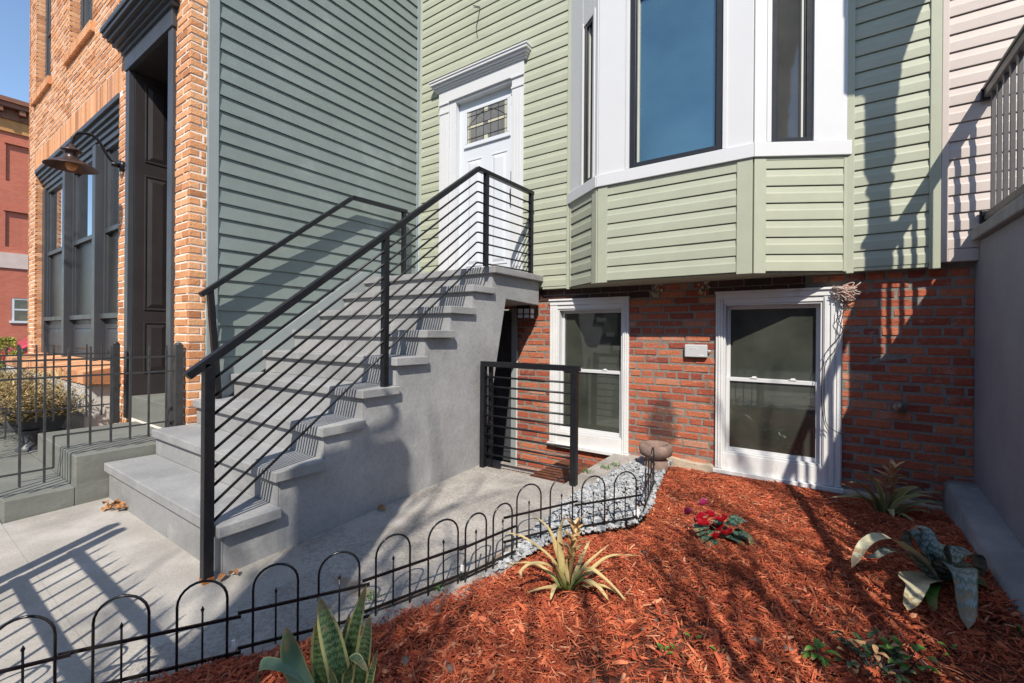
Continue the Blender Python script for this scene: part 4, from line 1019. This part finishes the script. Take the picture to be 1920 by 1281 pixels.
B1 = [([(1062, 1100), (1035, 1050), (985, 1010), (950, 999)], .030, .05), ([(1060, 1100), (1045, 1040), (1030, 995), (1003, 967)], .030, .10), ([(1057, 1100), (1052, 1050), (1050, 1000), (1060, 962)], .032, .06),
      ([(1055, 1105), (1035, 1065), (1000, 1057), (978, 1070), (977, 1083)], .028, -.10), ([(1052, 1105), (1030, 1075), (995, 1056), (937, 1060)], .026, .10), ([(1058, 1110), (1040, 1102), (1015, 1104), (984, 1113)], .026, -.05),
      ([(1062, 1108), (1045, 1098), (1038, 1105), (1032, 1126)], .028, -.15), ([(1070, 1105), (1095, 1065), (1120, 1040), (1143, 1021)], .024, .05), ([(1072, 1105), (1110, 1068), (1145, 1043), (1199, 1042)], .028, .06),
      ([(1070, 1105), (1100, 1068), (1130, 1083), (1165, 1118), (1192, 1160)], .030, -.12), ([(1072, 1108), (1095, 1090), (1120, 1100), (1142, 1127)], .034, -.18), ([(1075, 1105), (1110, 1097), (1150, 1107), (1185, 1140)], .024, -.1),
      ([(1070, 1105), (1085, 1085), (1110, 1075), (1133, 1068)], .028, .1), ([(1060, 1105), (1048, 1075), (1043, 1058)], .030, -.06), ([(1068, 1105), (1082, 1070), (1098, 1030), (1107, 1012)], .024, .12), ([(1066, 1108), (1062, 1075), (1065, 1040)], .026, -.02), ([(1078, 1112), (1090, 1098), (1105, 1104)], .026, -.08)]
bromeliad('bromeliad', 'sunlit tan bromeliad with arching straw coloured leaves in the middle of the mulch', P, B1, [(1066, 1095), (1075, 1035), (1080, 985)], BROM, BROMTAN)
P = Vector((.365, 3.72, 0)); P.z = bedz(P.x, P.y)
B2 = [([(1657, 965), (1645, 915), (1625, 890), (1598, 881)], .042, .02), ([(1655, 968), (1640, 935), (1610, 908), (1590, 905)], .036, -.05), ([(1652, 970), (1630, 945), (1600, 918), (1570, 905)], .032, .05), ([(1650, 970), (1635, 940), (1600, 927), (1583, 928)], .028, .1), ([(1650, 972), (1625, 938), (1585, 932), (1553, 934)], .030, .05),
      ([(1664, 968), (1690, 935), (1720, 925), (1765, 922)], .034, .05), ([(1665, 970), (1690, 940), (1730, 930), (1770, 940)], .034, -.05), ([(1668, 970), (1700, 950), (1750, 942), (1780, 965)], .030, -.1), ([(1668, 972), (1705, 958), (1745, 962), (1796, 990)], .026, -.12), ([(1665, 972), (1690, 965), (1718, 982)], .024, -.15), ([(1660, 968), (1675, 935), (1685, 920)], .040, -.06), ([(1664, 966), (1690, 925), (1720, 914), (1735, 922)], .036, .12), ([(1662, 972), (1668, 955), (1675, 970)], .034, -.12)]
bromeliad('bromeliad', 'shaded bromeliad with long green leaves and orange spike under the brick wall', P, B2, [(1660, 960), (1668, 915), (1676, 882)], BROM2, BROMORG, 1.5)
# silver banded plant
P = Vector((.50, 2.86, 0)); P.z = bedz(P.x, P.y)
t = root('silver_vase_plant', 'broad leaved silver banded plant sprawling beside the grey curb', 'plant', P); c = dist(P)
A1 = [([(1748, 1085), (1710, 1040), (1665, 1010), (1625, 1018), (1597, 1065)], .085, -.15, AECH_T), ([(1745, 1085), (1715, 1055), (1672, 1033), (1640, 1045), (1625, 1046)], .060, -.1, AECH), ([(1750, 1085), (1715, 1090), (1718, 1105), (1702, 1145)], .11, -.3, AECH_T),
      ([(1755, 1080), (1725, 1030), (1710, 995), (1700, 1020), (1702, 1032)], .080, .1, AECH), ([(1758, 1080), (1742, 1035), (1735, 995), (1712, 988)], .085, .12, AECH), ([(1762, 1080), (1790, 1040), (1830, 1042), (1838, 1090)], .095, .05, AECH), ([(1765, 1085), (1790, 1065), (1808, 1085), (1815, 1180)], .125, -.35, AECH),
      ([(1768, 1088), (1820, 1090), (1860, 1110), (1910, 1165)], .10, -.1, LEAFG), ([(1768, 1085), (1800, 1060), (1838, 1070), (1848, 1098)], .08, .1, AECH), ([(1752, 1090), (1745, 1105), (1750, 1148)], .065, -.22, LEAFG), ([(1760, 1080), (1755, 1045), (1765, 1020), (1782, 1062)], .08, .0, AECH), ([(1765, 1095), (1830, 1130), (1850, 1140), (1878, 1166)], .07, -.16, AECH)]
for pp, w, dc, mt in A1:
    n = len(pp); link('leaf', MB().strap([at(x, y, c + dc * k / (n - 1)) for k, (x, y) in enumerate(pp)], w, .28, wprof=lambda t: (.6 + .4 * math.sin(min(1, t * 1.3 + .1) * math.pi)) * (1 - t ** 7) ** .5, wob=.012), mt, t)
# cyclamen
P = Vector((-.46, 2.70, 0)); P.z = bedz(P.x, P.y)
t = root('cyclamen', 'small cyclamen with crimson petals and dark marbled leaves in the mulch', 'plant', P); c = dist(P)
for (x, y, w, dx, dy) in ((1385, 978, .08, 14, -6), (1400, 1012, .07, 12, 12), (1333, 1020, .065, -4, 14), (1315, 990, .065, -10, 4), (1375, 988, .075, 26, 10), (1392, 1003, .075, 22, 4), (1378, 1012, .08, 20, 14), (1362, 1018, .07, 12, 16), (1340, 1000, .06, 10, -8), (1325, 1010, .06, -14, 12), (1350, 975, .06, 4, -14), (1330, 985, .055, -8, -6), (1345, 1020, .06, -4, 12), (1365, 998, .06, 14, -6), (1318, 1000, .05, -14, 4)):
    ctr = at(x, y, c + random.uniform(-.05, .03))
    d = at(x + dx, y + dy, c) - at(x, y, c); d = Vector((d.x, d.y - dy * .002, d.z * .4)).normalized()
    w *= 1.25; link('leaf', MB().strap([ctr - d * w * .5, ctr + Vector((0, 0, .012)), ctr + d * w * .5 - Vector((0, 0, .008))], w * .9, .12, side=d.cross(UP) + Vector((0, 0, random.uniform(-.3, .3))), wprof=lambda t: max(.05, math.sin(math.pi * (t * .9 + .08))) ** .5), CYCL, t)
for (x, y, k, mt) in ((1320, 982, 3, PETAL), (1332, 968, 4, PETAL), (1355, 975, 3, PETAL), (1335, 995, 4, PETAL), (1342, 1008, 3, PETAL), (1350, 992, 3, PETAL), (1306, 978, 3, PETAL_P), (1288, 963, 1, PETAL_P), (1320, 945, 2, PETAL_P), (1315, 972, 2, PETAL), (1362, 1000, 1, PETAL), (1325, 990, 2, PETAL)):
    ctr = at(x, y, c - .02 + random.uniform(-.04, .04)); m = MB()
    for i in range(k + 2):
        a = random.uniform(0, 6.28); o = (camdir * math.cos(a) + Vector((0, 0, 1)) * abs(math.sin(a)) + Vector((-.4, -.6, 0)) * random.uniform(-.5, .5)).normalized(); l = random.uniform(.036, .052)
        m.strap([ctr - Vector((0, 0, .006)), ctr + o * l * .5, ctr + o * l + Vector((0, 0, -.004))], .027, .35, side=o.cross(Vector((-.5, .8, .2))), wprof=lambda t: max(.08, math.sin(math.pi * (t * .85 + .1))) ** .8, wob=.03)
    link('flower', m, mt, t)
# small bushes and seedlings near the frame's bottom
def sprig(name, label, x, y, X, Y, n, r, h, lw, ll, mats, cat='plant', tilt=.6):
    P = Vector((X, Y, bedz(X, Y))); t = root(name, label, cat, P, None)
    ms = [MB() for _ in mats]; st = MB()
    for k in range(n):
        a = random.uniform(0, 6.28); rr = r * math.sqrt(random.random()); b = P + Vector((math.cos(a) * rr, math.sin(a) * rr, random.uniform(.25, 1) * h))
        o = Vector((math.cos(a + random.uniform(-1, 1)), math.sin(a + random.uniform(-1, 1)), random.uniform(-.1, tilt))).normalized()
        ms[k % len(mats)].strap([b, b + o * ll * .5 + Vector((0, 0, ll * .1)), b + o * ll - Vector((0, 0, ll * .1))], lw, .25, wprof=lambda t: max(.04, math.sin(math.pi * (t * .93 + .05))) ** .8)
        if k % 3 == 0: st.tube([P - Vector((0, 0, .02)), (P + b) / 2 + Vector((0, 0, h * .1)), b], .0018, 5)
    for m, mt in zip(ms, mats):
        if m.v: link('foliage', m, mt, t)
    link('stem', st, WIREB, t)
pz = lambda x, y, z=.07: (lambda d: (d.x * (HC - z) / (HC - d.z), d.y * (HC - z) / (HC - d.z)))(at(x, y, 1))
sprig('bush', 'low half dry azalea bush with tan and dark leaves at the bottom edge', 0, 0, *pz(1640, 1262), 70, .10, .09, .018, .034, [LEAFD, LEAFD, LEAFT, LEAFD])
sprig('bush', 'low glossy green azalea sprig right of the half dry one', 0, 0, *pz(1700, 1258), 16, .045, .08, .024, .05, [LEAFG])
sprig('bush', 'lone green sprig with pointed leaves left of the dry azalea', 0, 0, *pz(1532, 1238), 9, .02, .05, .02, .055, [LEAFG], tilt=.2)
for (x, y, n, lab) in ((1246, 1240, 4, 'pair of tiny green shoots in the mulch near the bottom edge'), (1272, 1238, 3, 'tiny green shoot just right of the pair of shoots'), (1300, 1215, 2, 'single green shoot above the pair of shoots'), (1347, 1240, 2, 'faint green shoot between the shoots and the green sprig'), (1782, 1245, 3, 'thin green weed right of the azaleas'), (597, 1277, 8, 'small weed left of the snake plant leaves'), (1690, 985, 5, 'small weed under the shaded bromeliad'), (1918, 1205, 8, 'green weed cut by the right edge of the picture')):
    sprig('seedling', lab, 0, 0, *pz(x, y, .05), n, .014, .03, .012, .026, [LEAFG], 'weed', 1.2)
for (x, y, lab) in ((1103, 892, 'weed tuft at the edge of the white gravel by the gate post'), (1135, 885, 'weed tuft in the gravel right of the gate post'), (1155, 880, 'weed tuft on the gravel near the urn'), (697, 1105, 'grass tuft at a crack of the walk'), (822, 1092, 'moss tuft below the hoop edging')):
    X, Y = pz(x, y, .05); P = Vector((X, Y, gz(X, Y) + .01)); t = root('weed', lab, 'weed', P); m = MB()
    for k in range(26):
        a = random.uniform(0, 6.28); b = P + Vector((random.uniform(-.04, .04), random.uniform(-.03, .03), 0)); o = Vector((math.cos(a) * .5, math.sin(a) * .5, 1)).normalized(); l = random.uniform(.012, .035)
        m.strap([b, b + o * l * .6, b + o * l + Vector((math.cos(a) * .01, math.sin(a) * .01, -.004))], .006, .2)
    link('foliage', m, LEAFG, t)
# stones in the mulch
rk = MB()
for i, (x, y, r, lab) in enumerate(((1382, 1033, .024, 'pale stone'), (1160, 1160, .022, 'grey stone'), (1415, 1205, .03, 'tan stone'), (760, 1235, .030, 'dark clod'), (845, 1250, .032, 'second clod'), (1228, 1165, .015, 'light stone'), (1205, 1180, .014, 'small stone'), (1480, 1225, .026, 'buff stone'), (1850, 945, .03, 'stone'), (1568, 945, .03, 'stone'), (1600, 952, .035, 'stone'))):
    X, Y = pz(x, y); r *= .6; rk.blob((X, Y, bedz(X, Y) + r * .45), r, 1.1, .9, .7, 10, 7, .35, i)
for k in range(70):
    y = random.uniform(.6, 4.0); x = random.uniform(-1.6, .68)
    if in_bed(x, y): rk.blob((x, y, bedz(x, y) + .004), random.uniform(.004, .013), 1, 1, .8, 7, 5, .4, k)
struct('pebbles', rk, ROCK, 'stuff')
# dead leaves
def leaf_litter(lab, x, y, n, spread, z=0.0):
    X, Y = pz(x, y, z); t = MB()
    for k in range(n):
        b = Vector((X + random.uniform(-spread, spread), Y + random.uniform(-spread, spread) * .5, 0)); b.z = gz(b.x, b.y) + .006 + random.uniform(0, .02) * (n > 2)
        a = random.uniform(0, 6.28); o = Vector((math.cos(a), math.sin(a), random.uniform(-.1, .3))); l = random.uniform(.04, .07)
        t.strap([b, b + o * l * .5 + Vector((0, 0, .014)), b + o * l], .034, random.uniform(.2, .7), side=o.cross(UP) + Vector((0, 0, random.uniform(-.6, .6))), wprof=lambda t: max(.05, math.sin(math.pi * t)) ** .6, wob=.06)
    o = link('dry_leaves', t, DRYLEAF); tag(o, lab, 'leaves')
leaf_litter('heap of curled brown leaves against the first step', 222, 960, 16, .13, -.03)
leaf_litter('curled brown leaf lying on the walk under the stoop shadow', 707, 962, 2, .02)
leaf_litter('small brown leaf by the rusty railing foot', 428, 1078, 2, .02)
# stone urn
X, Y = -1.15, 3.84; z0 = gz(X, Y)
u = root('stone_urn', 'weathered round stone planter standing between the gravel and the brick wall', 'planter', (X, Y, z0))
m = MB(); m.lathe([(0, 0), (.095, 0), (.10, .02), (.10, .085), (.085, .10), (.088, .112), (.128, .135), (.138, .17), (.135, .215), (.118, .225), (.098, .222), (.09, .19), (.085, .165), (0, .16)], (X, Y, z0 - .01), 32); link('bowl', m, STONE_URN, u)
m = MB(); m.lathe([(.088, .178), (.05, .184), (0, .186)], (X, Y, z0 - .01), 20); link('soil', m, SOIL, u)

# ================================================================== LEFT BACKGROUND
# planters by the brick house
P = Vector((-6.6, .95, .12)); t = root('planter', 'long dark planter box on curled feet in front of the shopfront', 'planter', P)
m = MB(); m.prism([(.76, .30), (1.08, .30), (1.14, .47), (.70, .47)], 'x', -7.7, -5.95); m.box(-7.73, -5.92, .685, 1.155, .4705, .50); link('box', m, CHAR, t, .008)
for x in (-7.5, -5.98):
    m = MB(); m.lathe([(.09, 0), (.085, .03), (.05, .06), (.06, .12), (.075, .179)], (x, .86, .12), 12); link('foot', m, CHAR, t)
m = MB()
t = root('juniper', 'spreading brown juniper filling the planter behind the iron fence', 'shrub', (-6.6, .95, .65))
for k in range(13000):
    x = random.uniform(-8.0, -5.74); y = .90 + random.gauss(0, .16); e = 1 - ((x + 6.8) / 1.25) ** 2
    z = .50 + random.uniform(-.20, .29) * max(.25, e) + .06 * noise.noise(Vector((x * 4, y * 4, 0)))
    a = random.uniform(0, 6.28); o = Vector((math.cos(a) * .8, math.sin(a) * .8, random.uniform(-.3, .7))); l = random.uniform(.03, .085); s = o.cross(UP).normalized() * random.uniform(.003, .008)
    p = Vector((x, y, z)); m.add([p - s, p + s, p + o * l + s * .3, p + o * l - s * .3], [(0, 1, 2, 3)])
link('foliage', m, JUNI, t)
P = at(12, 712, 9.4); t = root('golden_shrub', 'yellow green shrub in a pale pot at the left edge behind the fence', 'shrub', (P.x, P.y, -.1))
m = MB(); m.lathe([(.0, -.1), (.30, -.1), (.36, .35), (.36, .40), (.32, .40), (.3, .36), (0, .36)], (P.x, P.y, 0), 20); link('pot', m, BLUESTONE, t)
m = MB()
for k in range(2600):
    d = Vector((random.gauss(0, 1), random.gauss(0, 1), random.gauss(0, 1))).normalized(); r = random.uniform(.5, 1) ** .5
    h = .30 + .74 * random.random() ** 1.2; w = .36 * (1.2 - (h - .30) / .72) + .03; p = Vector((P.x + d.x * w * r, P.y + d.y * w * r, h))
    if noise.noise(p * 5) < -.22: continue
    o = (d + Vector((0, 0, .6))).normalized() * random.uniform(.03, .06); s = o.cross(Vector((random.random(), random.random(), random.random()))).normalized() * random.uniform(.012, .022)
    m.add([p - s * .3, p + o * .5 + s, p + o, p + o * .5 - s], [(0, 1, 2, 3)])
link('foliage', m, GOLD, t)
link('stem', MB().tube([(P.x, P.y, .3), (P.x, P.y, 1.0)], .02, 6), BARK, t)
# far red building across the side street
XF = -44.0
fbx = lambda s, d, z: (XF + d, s, z)
fb = root('brick_building', 'far red brick building with brown bracketed cornice and pale stone belt', 'building', (XF, 8, -.3))
wz = lambda y: HC + (625.4 - y) / 837.4 * 29.9
FW = [(6.55 + k * 3.1, 7.75 + k * 3.1, wz(609) , wz(567)) for k in range(-1, 6)]
NICH = [(5.85 + 3.1 * k, 8.0 + 3.1 * k, a, b) for k in range(-1, 6) for a, b in ((wz(473), wz(407)), (wz(352), wz(283)))]
ysh = at(20, 500, 30).y * XF / at(20, 500, 30).x
FW = [(a - 6.55 + ysh + .05, b - 6.55 + ysh + .05, z0, z1) for a, b, z0, z1 in FW]; NICH = [(a - 5.85 + ysh - .25, b - 5.85 + ysh - .25, z0, z1) for a, b, z0, z1 in NICH]
m = backing(fbx, .6, 30, -.4, wz(232), 0, FW + NICH); m.box(XF - 9, XF - .3, .6, 30, -.4, wz(235)); link('wall', m, FARBRICK, fb)
m = MB(); m.fbox(fbx, 0.6, 30, 0, .10, wz(512), wz(484)); link('stone_belt', m, BELT, fb)
m = MB(); m.fbox(fbx, 0.6, 30, 0, .12, wz(262), wz(240)); link('terracotta_band', m, YELLOWT, fb)
m = MB(); m.fbox(fbx, .3, 30, -.3, .9, wz(214), wz(206)); m.fbox(fbx, .4, 30, -.3, .75, wz(222), wz(214.3)); m.fbox(fbx, 0.6, 30, -.3, .25, wz(240), wz(222.3))
k = .7
while k < 30: m.fbox(fbx, k, k + .28, .2505, .68, wz(231), wz(222.4)); m.fbox(fbx, k + .1, k + .2, .2506, .36, wz(239), wz(233)); k += 1.0
link('cornice', m, CORNICE, fb)
for a, b, z0, z1 in FW:
    m = MB(); m.fbox(fbx, a, a + .13, -.2, -.02, z0, z1); m.fbox(fbx, b - .13, b, -.2, -.02, z0, z1); m.fbox(fbx, a + .131, b - .131, -.2, -.03, (z0 + z1) / 2 - .05, (z0 + z1) / 2 + .05); m.fbox(fbx, a + .131, b - .131, -.2, -.03, z1 - .1, z1); m.fbox(fbx, a - .1, b + .1, -.1, .1, z0 - .15, z0 - .001)
    w = link('window', m, WHITE, fb); m = MB(); m.fbox(fbx, a + .1, b - .1, -.19, -.18, z0, z1); link('pane', m, GLASS_SIDE, w)
for a, b, z0, z1 in NICH: link('niche', MB().fbox(fbx, a - .05, b + .05, -.25, -.12, z0 - .05, z1 + .05).fbox(fbx, a - .1, b + .1, -.10, .08, z1 + .0, z1 + .22).fbox(fbx, a - .1, b + .1, -.1, .05, z1 + .2201, z1 + .32), FARBRICK, fb)
# parked red car
P = at(10, 668, 13); CX, CY = P.x, P.y + .05
car = root('parked_car', 'dark red parked car partly hidden behind the golden shrub', 'car', (CX, CY, -.3))
prof = [(-2.1, .30), (-2.15, .62), (-2.05, .80), (-1.15, .92), (-.55, 1.36), (-.1, 1.46), (.75, 1.44), (1.45, 1.05), (2.05, .98), (2.15, .62), (2.1, .30)]
m = MB(); m.prism([(CY + 1.1 + a, z - .34) for a, z in prof], 'x', CX - .85, CX + .85); body = link('body', m, CARRED, car, .08, 3)
m = MB(); gl = [(-1.0, .95), (-.50, 1.30), (-.1, 1.39), (.70, 1.37), (1.25, 1.02)]
for x0, x1 in ((CX + .845, CX + .858), (CX - .858, CX - .845)): link('window', MB().prism([(CY + 1.1 + a, z - .34) for a, z in gl], 'x', x0, x1), GLASS_SIDE, car)
for y in (-1.35, 1.35):
    for x in (-.80, .80):
        m = MB(); m.tube([(CX + x - .1, CY + 1.1 + y, -.01), (CX + x + .1, CY + 1.1 + y, -.01)], .32, 20); w = link('wheel', m, BLACK, car); m = MB(); s = 1 if x > 0 else -1; m.tube([(CX + x + .1 * s, CY + 1.1 + y, -.01), (CX + x + .112 * s, CY + 1.1 + y, -.01)], .2, 16); link('rim', m, PLASTIC, w)

# ================================================================== JUST OUTSIDE THE FRAME (they cast shadows into it)
ff = root('front_fence', 'black picket fence along the front of the bed, behind the camera', 'fence', (-2.0, -.15, 0))
for z in (.97, .68): link('rail', MB().bar((-2.95, -.15, z), (-.9, -.15, z), .03, .042), IRON, ff)
x = -2.78
while x < -.95:
    m = MB(); m.tube([(x, -.15, -.1), (x, -.15, 1.05), (x, -.15, 1.13)], [.009, .009, .001], 6); link('picket', m, IRON, ff); x += .122
for x in (-2.90, -3.02): link('post', MB().box(x - .028, x + .028, -.178, -.122, -.1, 1.25), IRON, ff)
kb = root('shadow_panel', 'tall grey panel added behind the camera to cast a block shadow on the stoop', 'shadow panel', (-.86, -.8, 0))  # added panel, outline cut to throw the block shadow on the stair wall
m = MB()
rp = [(-1.126, -.3), (-.326, -.3), (-.326, 3.44), (-.335, 3.475), (-.36, 3.50), (-1.10, 3.54), (-1.12, 3.52), (-1.126, 3.49)]
m.prism(rp, 'x', -.90, -.85); link('panel', m, CHAR, kb)
m = MB(); m.tube([(-.87, -.80, 3.5), (-.87, -.78, 3.60), (-.87, -.62, 3.63), (-.87, -.50, 3.64), (-.87, -.43, 3.69), (-.87, -.43, 3.76), (-.87, -.48, 3.80)], .022, 8); link('bracket', m, BLACK, kb)  # added hook, giving the curl on top of that shadow
tree_seed = 5
def tree(label, X, Y, Hh, seed, thick=.06):
    rnd = random.Random(seed); t = root('street_tree', label, 'tree', (X, Y, -.3)); m = MB(); c = MB()
    m.tube([(X, Y, -.3), (X + .05, Y, 1.6), (X - .05, Y + .05, 3.4)], [.16, .13, .11], 10); link('trunk', m, BARK, t)
    def grow(p, d, l, r, dep):
        q = p + d * l; mid = (p + q) / 2 + Vector((rnd.uniform(-.1, .1), rnd.uniform(-.1, .1), rnd.uniform(-.05, .1))) * l * .5
        c.tube([p, mid, q], [r, r * .85, r * .65], 6)
        if dep:
            for k in range(3 if dep > 1 else 2):
                a = Vector((rnd.gauss(0, .55), rnd.gauss(0, .55), rnd.gauss(.18, .35))); grow(q if k else mid, (d + a).normalized(), l * rnd.uniform(.62, .85), r * .66, dep - 1)
    for k in range(5):
        a = k * 1.257 + rnd.random(); grow(Vector((X - .05, Y + .05, 2.7 + .2 * k)), Vector((math.cos(a) * .8, math.sin(a) * .8, .9)).normalized(), Hh * .20, thick, 5)
    link('crown', c, BARK, t)
tree('bare street tree added behind the camera to dapple the bed', 3.7, -4.4, 8.5, 3, .085)  # added tree, crown placed so its dappled shade reaches the bed
tree('second bare street tree in front of the brick house, outside the frame', -7.2, -4.6, 7.5, 8)
def clump(label, X, Y, n, spread, h0, h1, seed):  # added stems behind the camera, shaped to streak the mulch with shade
    rnd = random.Random(seed); t = root('dapple_tree', label, 'tree', (X, Y, -.1)); m = MB(); tw = MB()
    for k in range(n):
        a = rnd.uniform(0, 6.28); r = spread * math.sqrt(rnd.random()); H = rnd.uniform(h0, h1)
        top = Vector((X + math.cos(a) * r, Y + math.sin(a) * r, H)); bot = Vector((X + math.cos(a) * r * .25, Y + math.sin(a) * r * .25, -.1)); mid = (bot + top) / 2 + Vector((math.cos(a) * r * .25, math.sin(a) * r * .25, 0))
        cr = MB().strap([bot, mid, top], .001); pts = [Vector(cr.v[i * 5 + 2]) for i in range(19)]; q = rnd.uniform(.013, .034)
        m.tube(pts, [q * (1 - .7 * i / 18) for i in range(19)], 6)
        for j in range(7):
            i = rnd.randint(6, 17); p = pts[i]; d = Vector((rnd.gauss(0, .35), rnd.gauss(0, .35), 1)).normalized()
            tw.tube([p, p + d * rnd.uniform(.2, .4), p + d * rnd.uniform(.45, .8) + Vector((0, 0, .1))], [q * .45, q * .35, .003], 5)
            for z in range(3):                       # a few dry leaves still hanging
                c = p + d * rnd.uniform(.1, .7) + Vector((rnd.gauss(0, .05), rnd.gauss(0, .05), rnd.gauss(0, .05))); o = Vector((rnd.gauss(0, 1), rnd.gauss(0, 1), -.8)).normalized() * .05; sd = o.cross(Vector((rnd.random(), rnd.random(), .3))).normalized() * .018
                tw.add([c, c + o * .5 + sd, c + o, c + o * .5 - sd], [(0, 1, 2, 3)])
    link('stems', m, BARK, t); link('twigs', tw, BARK, t)
clump('added bare multi stemmed tree, unseen right behind the camera, streaking the bed with shade', 1.45, -.75, 33, .66, 2.2, 4.6, 21)
clump('second added bare multi stemmed tree, unseen behind the camera, shading the bed', 1.0, -2.0, 11, .50, 2.6, 5.2, 5)
ob = root('street_building', 'plain brown brick building across the street, behind the camera', 'building', (0, -24, -.3))
OW = [(-30 + 4 * k + .9, -30 + 4 * k + 2.1, z, z + 2) for k in range(17) for z in (1.0, 4.2, 7.4)]
of = lambda s, d, z: (s, -22 + d, z)
link('wall', backing(of, -32, 40, -.4, 10.2, 0, OW), OPPBRICK, ob)
m = MB()
for a, b, z0, z1 in OW: m.fbox(of, a - .05, b + .05, -.25, -.15, z0 - .05, z1 + .05)
link('window', m, GLASS_SIDE, ob)

# ================================================================== LIGHT
SD = Vector((-.62, 1.0, -1.20)).normalized()                 # the way sunlight travels
sun = bpy.data.lights.new('sun', 'SUN'); sun.energy = 3.3; sun.angle = R(.53); sun.color = (1.0, .93, .82)
so = bpy.data.objects.new('sun', sun); COL.objects.link(so); so.rotation_euler = SD.to_track_quat('-Z', 'Y').to_euler(); so.location = (6, -10, 12)
w = bpy.data.worlds.new('World'); SC.world = w; w.use_nodes = True
nt = w.node_tree; bg = nt.nodes['Background']; sky = nt.nodes.new('ShaderNodeTexSky'); sky.sky_type = 'NISHITA'; sky.sun_disc = False
sky.sun_elevation = math.asin(-SD.z); sky.sun_rotation = math.atan2(-SD.x, -SD.y)
sky.air_density = 1.0; sky.dust_density = .15; sky.ozone_density = 2.2
nt.links.new(sky.outputs[0], bg.inputs[0]); bg.inputs[1].default_value = .115
SC.view_settings.view_transform = 'Standard'; SC.view_settings.look = 'None'; SC.view_settings.exposure = .88; SC.view_settings.gamma = 1
